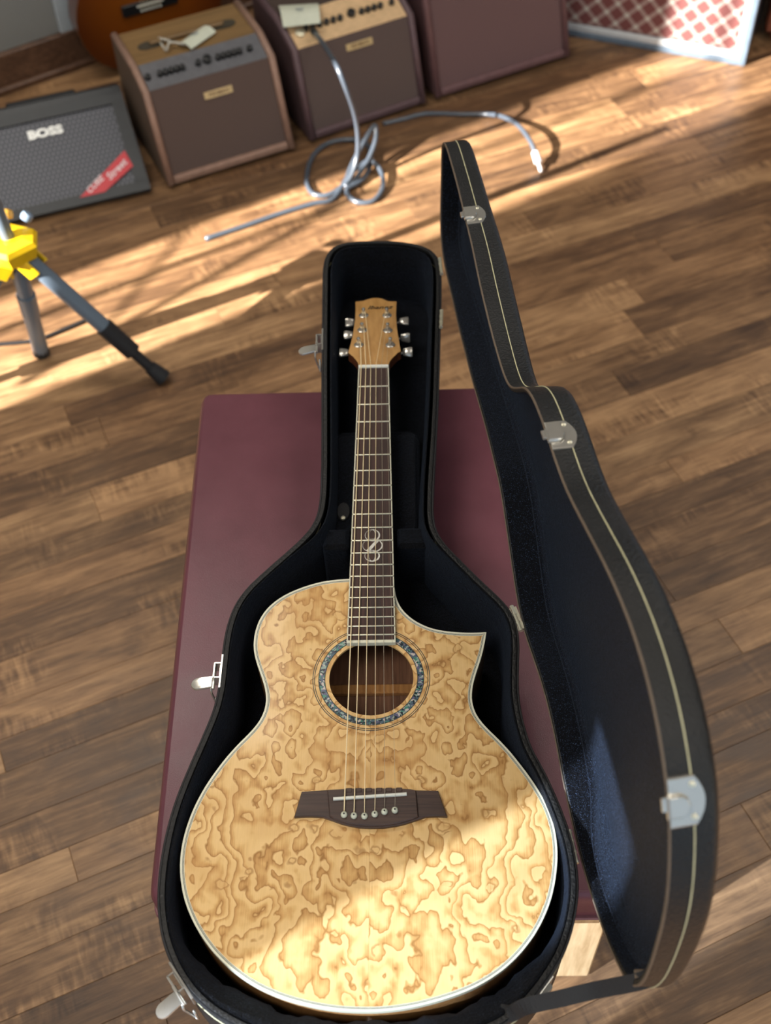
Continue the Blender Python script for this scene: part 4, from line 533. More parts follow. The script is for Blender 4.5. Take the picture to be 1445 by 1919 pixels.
# latches on the side of the lower half
def case_latch(x, y, full=True):
    i = min(range(NC), key=lambda k: (co[k] - Vector((x, y))).length); p = co[i]
    t2 = (co[(i + 1) % NC] - co[i - 1]).normalized(); n2 = Vector((t2.y, -t2.x))
    o = mm(p.x, p.y, 3); t = Vector((t2.x, t2.y, 0)); n = Vector((n2.x, n2.y, 0)); dn = Vector((0, 0, -1))
    if t.y < 0: t = -t
    b = bmesh.new(); plate(b, o, t, dn, n, dshape(22, 0, 27), 0.2, 2.6); obj('latch_plate', fixn(b), M['chrome'], case, smooth=True, angle=30)
    b = bmesh.new(); plate(b, o, t, dn, n, [(-8, 4), (-8, 20), (12, 20), (12, 4)], 2.4, 4, .4)
    for s in (-8, 11): plate(b, o, t, dn, n, [(s, 2), (s, 20), (s + 1.6, 20), (s + 1.6, 2)], 2.4, 10, .3)
    plate(b, o, t, dn, n, [(-8, 2), (-8, 14), (12, 14), (12, 2)], 8.8, 11, .5); obj('latch_bracket', fixn(b), M['chrome'], case, smooth=True, angle=30)
    b = bmesh.new(); q = [(-16 + 0.0, 9)]
    lv = [(-19, 10), (-4, 10)] + [(-11.5 + 8.0 * math.cos(a), 30 + 9 * math.sin(a)) for a in [math.pi * k / 8 for k in range(9)]]
    # lever swings out: its own long axis runs outwards and a little down
    o2 = o + dn * 0.008; ax = (n * 0.97 + dn * 0.24).normalized(); bx = (dn * 0.97 - n * 0.24).normalized()
    plate(b, o2, t, ax, -bx, [(a + 2, r - 1) for a, r in lv], 0, 3.2, 1.2); obj('latch_lever', fixn(b), M['chrome'], case, smooth=True, angle=40)
    b = bmesh.new(); cyl(b, o2 + n * 0.010 - t * 0.020, o2 + n * 0.010 + t * 0.002, 0.0022, n=10); obj('latch_pin', b, M['chrome'], case, smooth=True, angle=40)
    b = bmesh.new(); tube(b, [o2 + n * 0.012 - t * 0.018, o2 + n * 0.013 - t * 0.019 + dn * 0.012, o2 + n * 0.008 - t * 0.024 + dn * 0.03, o2 + n * 0.006 - t * 0.029 + dn * 0.03, o2 + n * 0.006 - t * 0.028 + dn * 0.006], 0.0014, 6); obj('latch_loop', b, M['chrome'], case, smooth=True)
case_latch(-75.0, 62); case_latch(-174, -497); case_latch(-183, -842)
# hinges between the two halves
def hinge(x, y):
    i = min(range(NC), key=lambda k: (co[k] - Vector((x, y))).length); p = co[i]
    j = min(range(NL), key=lambda k: (rim[k] - mm(p.x, p.y, 3)).length); q = rim[j]; c = mm(p.x, p.y, 3) + (q - mm(p.x, p.y, 3)).normalized() * 0.004
    t2 = (co[(i + 1) % NC] - co[i - 1]).normalized(); t = Vector((t2.x, t2.y, 0))
    b = bmesh.new(); cyl(b, c - t * 0.017, c + t * 0.017, 0.0021, n=10)
    for s in (-0.017, -0.006, 0.006, 0.017): cyl(b, c + t * (s - 0.0012), c + t * (s + 0.0012), 0.0027, n=10)
    n = Vector((t2.y, -t2.x, 0)); e0 = mm(p.x, p.y, 2) + n * 0.0006
    bm_plate = [e0 - t * 0.016, e0 + t * 0.016, e0 + t * 0.016 + Vector((0, 0, -0.016)), e0 - t * 0.016 + Vector((0, 0, -0.016))]
    loft(b, [bm_plate, [v + n * 0.0012 for v in bm_plate]], True, True, True)
    loft(b, [[c - t * 0.016, c + t * 0.016, (c + (q - c).normalized() * 0.005) + t * 0.016, (c + (q - c).normalized() * 0.005) - t * 0.016], [v + Vector((0, 0, 0.0012)) for v in (c - t * 0.016, c + t * 0.016, (c + (q - c).normalized() * 0.005) + t * 0.016, (c + (q - c).normalized() * 0.005) - t * 0.016)]], True, True, True)
    obj('hinge', fixn(b), M['nickel'], case, smooth=True, angle=35)
for h in ((99, 205), (94, 95), (172, -430), (211, -712)): hinge(*h)
# catch at the tail end and the webbing lid stay
case_catch = bmesh.new(); i = min(range(NC), key=lambda k: (co[k] - Vector((168, -850))).length); p = co[i]; t2 = (co[(i + 1) % NC] - co[i - 1]).normalized()
t = Vector((t2.x, t2.y, 0)); n = Vector((t2.y, -t2.x, 0)); plate(case_catch, mm(p.x, p.y, 3), t, Vector((0, 0, -1)), n, [(-16, 1), (-16, 22), (16, 22), (16, 1)], 0.2, 3.2)
plate(case_catch, mm(p.x, p.y, 3), t, Vector((0, 0, -1)), n, [(-9, 4), (-9, 16), (9, 16), (9, 4)], 3, 8, 1.5); obj('catch', fixn(case_catch), M['chrome'], case, smooth=True, angle=30)
j = min(range(NL), key=lambda k: (rim[k] - Vector((0.236, -0.865, 0.68))).length)
sp = spline([mm(128, -872, -2), mm(137, -876, 8), (0.150, -0.876, 0.612), (0.180, -0.874, 0.628), (0.210, -0.871, 0.642), rim[j] + LN * 0.004 + mi[j] * 0.004, rim[j] + LN * 0.018 + mi[j] * 0.008], 6)
bm = bmesh.new(); L = []
for k, q in enumerate(sp):
    d = (sp[min(k + 1, len(sp) - 1)] - sp[max(k - 1, 0)]).normalized(); s = d.cross(Vector((0, -0.35, 0.94))).normalized(); u = s.cross(d)
    L.append([q + s * 0.0075 + u * 0.0008, q - s * 0.0075 + u * 0.0008, q - s * 0.0075 - u * 0.0008, q + s * 0.0075 - u * 0.0008])
loft(bm, L, True, True, True); obj('lid_stay', fixn(bm), M['webbing'], case)
bm = bmesh.new(); box(bm, rim[j] + LN * 0.010 + mi[j] * 0.0075, (0.018, 0.012, 0.003), None, 0.0008); obj('stay_tab', bm, M['piping'], lid)

# ---------------------------------------------------------------- the electro-acoustic guitar
gt = empty('acoustic_guitar', 'blonde figured ash acoustic guitar with cutaway lying in the open black case', 'guitar', (0, -0.5, Z0 - 0.098))
bo_ = [Vector(p) for p in BODY]
if sum(bo_[i - 1].x * bo_[i].y - bo_[i].x * bo_[i - 1].y for i in range(len(bo_))) < 0: bo_.reverse()
TOP = -8.0; HC = (0.2, -499.0); HR = 49.0
circ = lambda r, k=72: [(HC[0] + r * math.cos(2 * math.pi * i / k), HC[1] + r * math.sin(2 * math.pi * i / k)) for i in range(k)]
bi = inset2(bo_, 4.6)
bm = bmesh.new(); fill_holes(bm, bi, circ(HR), TOP)
hv = [v for v in bm.verts if abs((Vector((v.co.x * 1000, v.co.y * 1000)) - Vector(HC)).length - HR) < 0.05]
lowr = {v: bm.verts.new(v.co + Vector((0, 0, -0.003))) for v in hv}
for e in [e for e in bm.edges if e.verts[0] in lowr and e.verts[1] in lowr and len(e.link_faces) == 1]:
    a, b = e.verts; bm.faces.new((a, b, lowr[b], lowr[a]))
obj('soundboard', bm, M['figured'], gt)
bm = bmesh.new(); L = [[mm(p.x, p.y, z) for p in inset2(bo_, d)] for z, d in ((TOP - 3, 4.5), (TOP - 3, 0.5), (-15, 0.3), (-93, 0.6), (-96.5, 3))]
loft(bm, L, True, False, False); obj('sides', fixn(bm), M['side_wood'], gt, smooth=True, angle=40)
bm = bmesh.new(); prism(bm, inset2(bo_, 2.5), -97.5, -93); obj('back', bm, M['inside_wood'], gt)
for (y, w_) in ((-560, 13), (-470, 13), (-700, 13)):
    bm = bmesh.new(); box(bm, mm(0, y, -88), (0.22, w_ / 1000, 0.010), None, 0.002); obj('brace', bm, M['side_wood'], gt)
def ring(name, P0, P1, z0, z1, mat):
    bm = bmesh.new(); loft(bm, [[mm(p[0], p[1], z0) for p in P0], [mm(p[0], p[1], z1) for p in P0], [mm(p[0], p[1], z1) for p in P1], [mm(p[0], p[1], z0) for p in P1]], True)
    return obj(name, fixn(bm), mat, gt, smooth=True, angle=40)
ring('binding', inset2(bo_, 0), inset2(bo_, 2.3), TOP - 7, TOP + 0.2, M['cream'])
ring('purfling', inset2(bo_, 2.3), inset2(bo_, 2.95), TOP - 1, TOP + 0.12, M['dark_line'])
ring('purfling', inset2(bo_, 2.95), inset2(bo_, 3.45), TOP - 1, TOP + 0.15, M['cream'])
ring('purfling', inset2(bo_, 3.45), inset2(bo_, 4.0), TOP - 1, TOP + 0.12, M['dark_line'])
ring('purfling', inset2(bo_, 4.0), inset2(bo_, 4.6), TOP - 1, TOP + 0.10, M['cream'])
# rosette: dark and pale rings round the shell inlay (the fretboard end covers its top)
for (r0, r1, mt) in ((67.6, 68.5, 'dark_line'), (65.6, 66.4, 'dark_line'), (60.6, 61.6, 'dark_line'), (53.6, 54.6, 'dark_line')):
    ring('rosette_ring', circ(r1), circ(r0), TOP - 0.5, TOP + 0.14, M[mt])
ring('shell_inlay', circ(60.6), circ(54.6), TOP - 0.5, TOP + 0.18, M['abalone'])
# neck
fret = lambda k: -650.0 * (1 - 2 ** (-k / 12.0))
hwid = lambda y: 21.5 + (28.9 - 21.5) * (-y / 452.0)
fb = [(-28.9, -452), (28.9, -452), (21.5, 0), (-21.5, 0)]
bm = bmesh.new(); prism(bm, fb, TOP + 0.3, -0.4, 0.8); obj('fretboard', bm, M['rosewood'], gt)
for s in (-1, 1):
    bm = bmesh.new(); P = [(s * 27.3, -452), (s * 28.95, -452), (s * 21.55, 0), (s * 19.9, 0)]
    if s < 0: P.reverse()
    prism(bm, P, -6, -0.2, 0.4); obj('fretboard_binding', bm, M['cream'], gt)
bm = bmesh.new(); prism(bm, [(-28.95, -456), (28.95, -456), (28.95, -452), (-28.95, -452)], -7, -0.2, 0.4); obj('fretboard_binding', bm, M['cream'], gt)
for k in range(1, 21):
    y = fret(k); h = hwid(y) - 0.5; bm = bmesh.new(); tube(bm, [mm(-h, y, -0.35), mm(-h + 1, y, 0.1), mm(h - 1, y, 0.1), mm(h, y, -0.35)], 0.00105, 6); obj('fret', bm, M['nickel'], gt, smooth=True)
bm = bmesh.new(); box(bm, mm(0, 2.8, -1.2), (0.0432, 0.0052, 0.0062), None, 0.0008); obj('nut', bm, M['bone'], gt)
bm = bmesh.new(); L = []
for (y, dz) in ((-372, 40), (-350, 24), (-335, 17.5), (-10, 15), (14, 15)):
    h = hwid(min(y, 0)) - 0.2; L.append([mm(h * math.cos(a), y, -6.2 - dz * abs(math.sin(a)) ** 0.8) for a in [math.pi + math.pi * i / 10 for i in range(11)]])
loft(bm, L, True, True, True); obj('neck', fixn(bm), M['mahogany'], gt, smooth=True, angle=50)
# inlay of interlaced rings round the twelfth fret
bm = bmesh.new()
def flat_ring(bm, cx, cy, rx, ry, wd, z=0.05, k=28):
    a = [mm(cx + rx * math.cos(2 * math.pi * i / k), cy + ry * math.sin(2 * math.pi * i / k), -0.35 + z) for i in range(k)]
    wi = lambda i: wd * (1.0 + 0.7 * math.cos(2 * math.pi * i / k + 0.6))
    b = [mm(cx + (rx - wi(i)) * math.cos(2 * math.pi * i / k), cy + (ry - wi(i)) * math.sin(2 * math.pi * i / k), -0.35 + z) for i in range(k)]
    loft(bm, [a, b], True)
flat_ring(bm, 0.5, -297.5, 9.6, 9.6, 1.2); flat_ring(bm, 0.8, -313.5, 12.8, 10.6, 1.0, 0.08); flat_ring(bm, 0.5, -329.5, 9.6, 9.0, 1.2, 0.11)
flat_ring(bm, 0.5, -297.5, 4.4, 9.0, 0.7, 0.12); flat_ring(bm, 0.5, -329.5, 4.4, 8.6, 0.7, 0.12)
loft(bm, [[mm(*q, -0.2) for q in ((-7.5, -321.5), (-4.2, -324.2), (9.2, -306), (6.2, -303.4))], [mm(*q, -0.1) for q in ((-7.5, -321.5), (-4.2, -324.2), (9.2, -306), (6.2, -303.4))]], True, True, True)
fixn(bm); obj('ring_inlay', bm, M['pearl'], gt)
# headstock, tilted back
hs = [Vector(p) for p in HEAD]; ta = math.radians(12); HNv = Vector((0, math.sin(ta), math.cos(ta))); HU = Vector((0, math.cos(ta), -math.sin(ta)))
def hsp(p, off): return mm(p[0], p[1], p[2]) + HNv * off / 1000
if sum(hs[i - 1].x * hs[i].y - hs[i].x * hs[i - 1].y for i in range(len(hs))) < 0: hs.reverse()
bm = bmesh.new(); loft(bm, [[hsp(p, -14) for p in hs], [hsp(p, -1.2) for p in hs]], True, True, True); obj('headstock', fixn(bm), M['mahogany'], gt)
bm = bmesh.new(); loft(bm, [[hsp(p, -1.2) for p in hs], [hsp(p, -0.2) for p in hs], [hsp(p, 0) + (hsp((0, 95, -22), 0) - hsp(p, 0)) * 0.006 for p in hs]], True, True, True); obj('headstock_veneer', fixn(bm), M['maple'], gt)
bm = text_bm('Ibanez', 0.0155, 0.0002, 0.35, 0.0001); R = Matrix((Vector((1, 0, 0)), HU, HNv)).transposed()
bmesh.ops.transform(bm, matrix=Matrix.Translation(mm(6.8, 167.5, -37.6) + HNv * 0.0003) @ R.to_4x4() @ Matrix.Diagonal((0.95, 0.92, 1, 1)), verts=bm.verts); obj('lettering', bm, plain('black_ink', (24, 22, 20), 0.4), gt)
posts = []
for k in range(6):
    p = hsp(POST[k], 0); posts.append(p)
    bm = bmesh.new(); lathe(bm, p, HNv, [(0.0072, -0.0002), (0.0072, 0.0010), (0.0060, 0.0018), (0.0045, 0.0020), (0.0045, 0.0036), (0.0030, 0.0040)], 16); obj('tuner_bushing', bm, M['chrome'], gt, smooth=True, angle=35)
    bm = bmesh.new(); lathe(bm, p + HNv * 0.0034, HNv, [(0.0026, 0), (0.0022, 0.0030), (0.0020, 0.0050), (0.0027, 0.0068), (0.0029, 0.0085), (0.0022, 0.0096), (0.0008, 0.0099)], 14); obj('tuner_post', bm, M['chrome'], gt, smooth=True, angle=40)
    q = mm(*BUTTON[k]); sgn = -1 if k < 3 else 1
    rot = (0.5, 0.2, 0.1, 0.15, 1.1, 0.75)[k]
    RB = Matrix.Rotation(rot, 3, 'X')
    bm = bmesh.new(); L = []
    for (dx, hy, hz) in ((-7.5, 2.2, 1.6), (-6.5, 5.5, 2.5), (-1, 6.6, 3.0), (4, 7.8, 3.0), (7.0, 7.2, 2.4), (7.6, 4.5, 1.2)):
        L.append([q + Vector((sgn * dx / 1000, 0, 0)) + RB @ Vector((0, hy * cs / 1000, hz * sn_ / 1000)) for cs, sn_ in [(math.copysign(abs(math.cos(a)) ** 0.6, math.cos(a)), math.copysign(abs(math.sin(a)) ** 0.6, math.sin(a))) for a in [2 * math.pi * i / 16 for i in range(16)]]])
    loft(bm, L, True, True, True); obj('tuner_button', fixn(bm), M['chrome'], gt, smooth=True, angle=50)
    bm = bmesh.new(); cyl(bm, hsp(POST[k], -17), q, 0.0018, n=8); lathe(bm, hsp(POST[k], -22), HNv, [(0.007, 0), (0.0075, 0.004), (0.006, 0.0082)], 12); obj('tuner_gear', bm, M['chrome'], gt, smooth=True, angle=40)
# bridge
br = [Vector(p) for p in BRIDGE]
if sum(br[i - 1].x * br[i].y - br[i].x * br[i - 1].y for i in range(len(br))) < 0: br.reverse()
bm = bmesh.new(); prism(bm, br, TOP + 0.05, TOP + 5.0, 0.9); bridge = obj('bridge', bm, M['bridge_wood'], gt)
core = [(-46, -641.5), (-43, -671.5), (-38, -674.5), (-29, -678), (-20, -680.5), (-10, -682.3), (1, -683.2), (15, -682.8), (29, -680.8), (38, -678.4), (47, -675.5), (52, -673), (50, -643.5), (44, -641.8), (29, -640.6), (-20, -640.2)]
bm = bmesh.new(); L = [[mm(p[0], p[1], z) for p in core] for z in (TOP + 4.0,)]; cr = [Vector(p) for p in core]
if sum(cr[i - 1].x * cr[i].y - cr[i].x * cr[i - 1].y for i in range(len(cr))) < 0: cr.reverse()
prism(bm, cr, TOP + 4, TOP + 8.0, 1.0)
obj('bridge_crown', bm, M['bridge_wood'], gt)
for k in range(6):
    bm = bmesh.new(); box(bm, mm(SADX[k][0] + 4.2, -642.6, TOP + 8.0), (0.0065, 0.0048, 0.0014), None, 0.0005); obj('string_block', bm, M['bridge_wood'], gt)
s0, s1 = Vector((*SADDLE[0], 0)), Vector((*SADDLE[1], 0)); sd_ = (s1 - s0).normalized(); sn2 = Vector((-sd_.y, sd_.x, 0)) * 1.6
sp = [(s0 - sn2), (s1 - sn2), (s1 + sn2), (s0 + sn2)]
bm = bmesh.new(); prism(bm, [(p.x, p.y) for p in sp], -1, 3.0, 0.7); obj('saddle', bm, M['bone'], gt)
for k in range(6):
    x, y = PINS[k]; bm = bmesh.new(); lathe(bm, mm(x, y, -0.4), (0, -0.12, 1), [(0.0032, 0), (0.0036, 0.0012), (0.0035, 0.0028), (0.0025, 0.0043), (0.0010, 0.0050)], 14); pn = obj('bridge_pin', bm, M['pin'], gt, smooth=True, angle=50)
    bm = bmesh.new(); lathe(bm, mm(x, y - 0.3, 4.3), (0, -0.12, 1), [(0.0010, 0), (0.0010, 0.0008)], 8); obj('pin_dot', bm, M['black'], pn)
# strings
rs = (0.68, 0.56, 0.45, 0.36, 0.24, 0.19); order = (2, 1, 0, 3, 4, 5)
order = (2, 1, 0, 3, 4, 5)
for k in range(6):
    sx, sy = SADX[k]; px, py = PINS[k]; nx = NUTX[k][0]
    hp = posts[order[k]] + HNv * 0.0062 + Vector(((0.0026 if k < 3 else -0.0026), 0, 0))
    pts = [mm(px, py + 2.6, 1.2), mm(sx, sy, 3.0 + rs[k]), mm(nx, 3.0, 1.6 + rs[k] * 0.5), hp, hp + Vector((0.0, 0.004, -0.001))]
    bm = bmesh.new(); tube(bm, pts, rs[k] / 1000, 8); obj('string', bm, M['bronze'] if k < 4 else M['steel'], gt, smooth=True)
    bm = bmesh.new(); tube(bm, [posts[order[k]] + HNv * (0.0048 + 0.0002 * j) + Vector((0.0027 * math.cos(j * 0.8), 0.0027 * math.sin(j * 0.8), 0)) for j in range(16)], 0.0004, 5); obj('string_winding', bm, M['bronze'] if k < 4 else M['steel'], gt)
bm = bmesh.new(); lathe(bm, mm(0, -869, -52), (0, -1, 0), [(0.006, -0.001), (0.0065, 0.002), (0.004, 0.004), (0.004, 0.009), (0.0062, 0.011), (0.0055, 0.013)], 14); obj('end_pin', bm, M['chrome'], gt, smooth=True, angle=40)
# ---------------------------------------------------------------- amplifiers in a row along the wall
def amp_part(name, bm, mat, root, **k): return obj(name, bm, mat, root, world=False, **k)
def side_profile(P, x0, x1, mat, name, root, bev=0.004):
    bm = bmesh.new(); L = []
    c = Vector((sum(p[0] for p in P) / len(P), sum(p[1] for p in P) / len(P)))
    sh = [(p[0] + (c.x - p[0]) * 0.03, p[1] + (c.y - p[1]) * 0.03) for p in P]
    loft(bm, [[Vector((x0, *p)) for p in sh], [Vector((x0 + bev, *p)) for p in P], [Vector((x1 - bev, *p)) for p in P], [Vector((x1, *p)) for p in sh]], True, True, True)
    return amp_part(name, fixn(bm), mat, root, smooth=True, angle=30)
def slab(name, a, b, x0, x1, th, mat, root, out, kind=None):
    """flat panel between profile points a and b (back, height), standing out by 'out'"""
    d = (Vector(b) - Vector(a)).normalized(); n = Vector((-d.y, d.x))
    q = [Vector(a) + n * out, Vector(b) + n * out, Vector(b) + n * (out - th), Vector(a) + n * (out - th)]
    bm = bmesh.new(); loft(bm, [[Vector((x0, p.x, p.y)) for p in q], [Vector((x1, p.x, p.y)) for p in q]], True, True, True)
    return amp_part(name, fixn(bm), mat, root)
def on_face(a, b, x, f, out):
    d = Vector(b) - Vector(a); n = Vector((-d.y, d.x)).normalized(); p = Vector(a) + d * f + n * out; dn = d.normalized()
    return Vector((x, p.x, p.y)), Matrix((Vector((1, 0, 0)), Vector((0, dn.x, dn.y)), Vector((0, n.x, n.y)))).transposed()
def loudbox(name, label, loc, rz, W, prof, cols, knobs, plate_at, group):
    r = empty(name, label, 'amplifier', loc, rz, group)
    A, B, Cc, D, E_ = prof
    outer, cloth, panel, top, pip = cols
    inn = [(p[0] + dx, p[1] + dz) for p, (dx, dz) in zip(prof, ((0.010, 0.012), (0.010, -0.004), (0.006, -0.008), (-0.006, -0.008), (-0.006, 0.012)))]
    side_profile(inn, 0.012, W - 0.012, outer, 'cabinet', r)
    for x in (0, W - 0.018):
        side_profile(prof, x, x + 0.018, outer, 'end_panel', r)
        xe = x + 0.009; bm = bmesh.new(); tube(bm, [Vector((xe, *A)), Vector((xe, *B)), Vector((xe, *Cc)), Vector((xe, *D))], 0.0092, 8); amp_part('edge_trim', bm, pip, r, smooth=True)
    bm = bmesh.new(); box(bm, Vector((W / 2, A[0] + 0.004, 0.010)), (W - 0.036, 0.018, 0.018), None, 0.003); amp_part('bottom_rail', bm, pip, r)
    slab('speaker_grille', A, B, 0.019, W - 0.019, 0.006, cloth, r, 0.000)
    slab('control_panel', B, Cc, 0.019, W - 0.019, 0.006, panel, r, 0.001)
    slab('top_panel', Cc, D, 0.019, W - 0.019, 0.006, top, r, -0.001)
    for (fx, big) in knobs:
        p, R = on_face(B, Cc, 0.019 + fx * (W - 0.038), 0.46 if not big else 0.50, 0.001)
        bm = bmesh.new(); lathe(bm, p, R.col[2], [(0.0075 if not big else 0.011, 0), (0.0065 if not big else 0.010, 0.011), (0.004, 0.0125)], 12); amp_part('knob', bm, M['black'], r, smooth=True, angle=40)
    if plate_at:
        p, R = on_face(A, B, W * 0.53, plate_at, 0.0015); bm = bmesh.new()
        bmesh.ops.create_cube(bm, size=1.0, matrix=Matrix.Translation(p) @ R.to_4x4() @ Matrix.Diagonal((0.072, 0.016, 0.003, 1))); pl = amp_part('name_plate', bm, plain('cream_plate', (196, 172, 124), 0.4), r)
        bm = text_bm('FISHMAN', 0.0125, 0.0003, 0.2, 0.0002); bmesh.ops.transform(bm, matrix=Matrix.Translation(p + R.col[2] * 0.0018) @ R.to_4x4(), verts=bm.verts); amp_part('lettering', bm, plain('plate_ink', (110, 84, 54), 0.5), pl)
    for x in (0.03, W - 0.03):
        for y in (A[0] + 0.03, E_[0] - 0.03):
            bm = bmesh.new(); cyl(bm, (x, y, -0.010), (x, y, 0.001), 0.011, 0.013); amp_part('foot', bm, M['rubber'], r)
    return r
GA = 'brown acoustic amplifiers in a row along the wall'
brownc = plain('brown_grille_cloth', (84, 68, 62), 0.85, var=0.04, scale=500)
a1 = loudbox('amplifier', 'small brown amplifier with dark grey control panel and beige edges', (-0.533, 1.215, 0.010), math.radians(26.0), 0.338,
    [(0, 0), (0.072, 0.212), (0.142, 0.240), (0.290, 0.246), (0.300, 0.0)],
    (plain('brown_tolex', (92, 76, 62), 0.6, bump=0.3, scale=300), brownc, plain('grey_panel', (98, 98, 102), 0.4), mat_grain('tan_top', (112, 86, 52), (140, 110, 70), 0, (6, 160), 0.5), plain('beige_edge', (146, 116, 100), 0.5)),
    [(0.03 + 0.0, False)] + [(0.13 + 0.047 * k, False) for k in range(5)] + [(0.45, False), (0.53, True)] + [(0.62 + 0.046 * k, False) for k in range(5)] + [(0.89, False)], 0.80, GA)
# recessed handle on its top
for x in (0.075, 0.262):
    bm = bmesh.new(); P = [Vector((x + 0.032 * math.copysign(abs(math.cos(a)) ** 0.7, math.cos(a)), 0.212 + 0.017 * math.sin(a), 0)) for a in [2 * math.pi * k / 18 for k in range(18)]]
    loft(bm, [[p + Vector((0, 0, 0.2415)) for p in P], [p + Vector((0, 0, 0.2442)) for p in P]], True, True, True); amp_part('handle_recess', fixn(bm), plain('dark_recess', (66, 60, 48), 0.6), a1)
bm = bmesh.new(); box(bm, Vector((0.168, 0.212, 0.249)), (0.19, 0.016, 0.008), None, 0.003); amp_part('handle', bm, plain('tan_handle', (118, 92, 58), 0.5), a1)
a2 = loudbox('amplifier', 'small dark brown amplifier with cream control panel, middle of the row', (-0.193, 1.389, 0.010), math.radians(28.0), 0.338,
    [(0, 0), (0.062, 0.212), (0.155, 0.250), (0.290, 0.256), (0.300, 0.0)],
    (plain('dark_brown_tolex', (74, 56, 58), 0.6, bump=0.3, scale=300), plain('brown_grille_cloth_2', (86, 72, 68), 0.85, var=0.04, scale=500), plain('cream_panel', (212, 178, 136), 0.45), plain('dark_top', (72, 58, 52), 0.5), plain('plum_edge', (92, 72, 76), 0.5)),
    [(0.14 + 0.062 * k, False) for k in range(6)] + [(0.56, True)] + [(0.65 + 0.058 * k, False) for k in range(4)] + [(0.93, False)], 0.86, GA)
bm = bmesh.new(); p, R = on_face((0.062, 0.212), (0.155, 0.250), 0.042, 0.40, 0.002); lathe(bm, p, R.col[2], [(0.013, 0), (0.012, 0.006), (0.006, 0.008)], 14); amp_part('input_jack', bm, M['nickel'], a2, smooth=True, angle=40)
a3 = loudbox('amplifier', 'tall plum brown amplifier at the right end of the row', (0.130, 1.564, 0.010), math.radians(27.2), 0.415,
    [(0, 0), (0.125, 0.43), (0.21, 0.50), (0.33, 0.51), (0.345, 0.0)],
    (plain('plum_tolex', (92, 66, 68), 0.6, bump=0.3, scale=300), plain('plum_grille_cloth', (100, 76, 76), 0.85, var=0.03, scale=500), plain('plum_panel', (98, 80, 72), 0.45), plain('plum_top', (80, 60, 58), 0.5), plain('plum_trim', (108, 80, 82), 0.5)),
    [(0.1 + 0.09 * k, False) for k in range(9)], 0.93, GA)
# wedge amplifier with perforated metal front
bs = empty('amplifier', 'black amplifier with grey perforated front and red corner sticker', 'amplifier', (-0.935, 1.070, 0.0), math.radians(19.5))
WB = 0.385; pb = [(0.0, 0.012), (0.225, 0.143), (0.243, 0.156), (0.276, 0.142), (0.285, 0.0), (0.01, 0.0)]
blk = plain('black_cabinet', (38, 42, 46), 0.45, var=0.05)
side_profile(pb, 0, WB, blk, 'cabinet', bs, 0.006)
slab('front_grille', (0.020, 0.0236), (0.207, 0.1325), 0.020, WB - 0.030, 0.004, M['perf'], bs, 0.002)
for (x0, x1, f0, f1) in ((0.0, WB, 0.0, 0.10), (0.0, WB, 0.905, 1.0), (WB - 0.032, WB, 0.09, 0.91), (0.0, 0.02, 0.09, 0.91)):
    A_, B_ = Vector(pb[0]), Vector(pb[1]); slab('front_frame', tuple(A_ + (B_ - A_) * f0), tuple(A_ + (B_ - A_) * f1), x0, x1, 0.012, blk, bs, 0.007)
bm = bmesh.new(); box(bm, Vector((WB / 2, 0.262, 0.152)), (0.17, 0.018, 0.008), None, 0.004); amp_part('handle', bm, M['rubber'], bs)
p, R = on_face(pb[0], pb[1], 0.180, 0.77, 0.0035)
bm = text_bm('BOSS', 0.034, 0.0016, 0.0, 0.0016); bmesh.ops.transform(bm, matrix=Matrix.Translation(p) @ R.to_4x4() @ Matrix.Diagonal((1.08, 0.86, 1, 1)), verts=bm.verts); amp_part('lettering', bm, plain('silver_letters', (196, 198, 196), 0.3, 0.3), bs)
A_, B_ = Vector(pb[0]), Vector(pb[1]); Lf = (B_ - A_).length
bm = bmesh.new(); P = [(0.236, 0.018), (0.298, 0.018), (0.381, 0.066), (0.372, 0.110)]
o_, R = on_face(pb[0], pb[1], 0.0, 0.0, 0.0078)
loft(bm, [[o_ + R @ Vector((x - 0.022, y, z)) for x, y in P] for z in (0, 0.0006)], True, True, True); st = amp_part('corner_sticker', fixn(bm), plain('red_sticker', (196, 36, 50), 0.4, var=0.03), bs)
for txt, cx, cy, sz in (('CUBE', 0.258, 0.041, 0.021), ('Street', 0.318, 0.066, 0.025)):
    bm = text_bm(txt, sz, 0.0002, 0.25, 0.0004); bmesh.ops.transform(bm, matrix=Matrix.Translation(o_ + R @ Vector((cx, cy, 0.0008))) @ R.to_4x4() @ Matrix.Rotation(math.radians(33), 4, 'Z'), verts=bm.verts); amp_part('lettering', bm, plain('white_ink', (226, 214, 218), 0.5), st)
for x in (0.03, WB - 0.03):
    bm = bmesh.new(); box(bm, Vector((x, 0.24, 0.004)), (0.03, 0.03, 0.008), None, 0.002); amp_part('foot', bm, M['rubber'], bs)
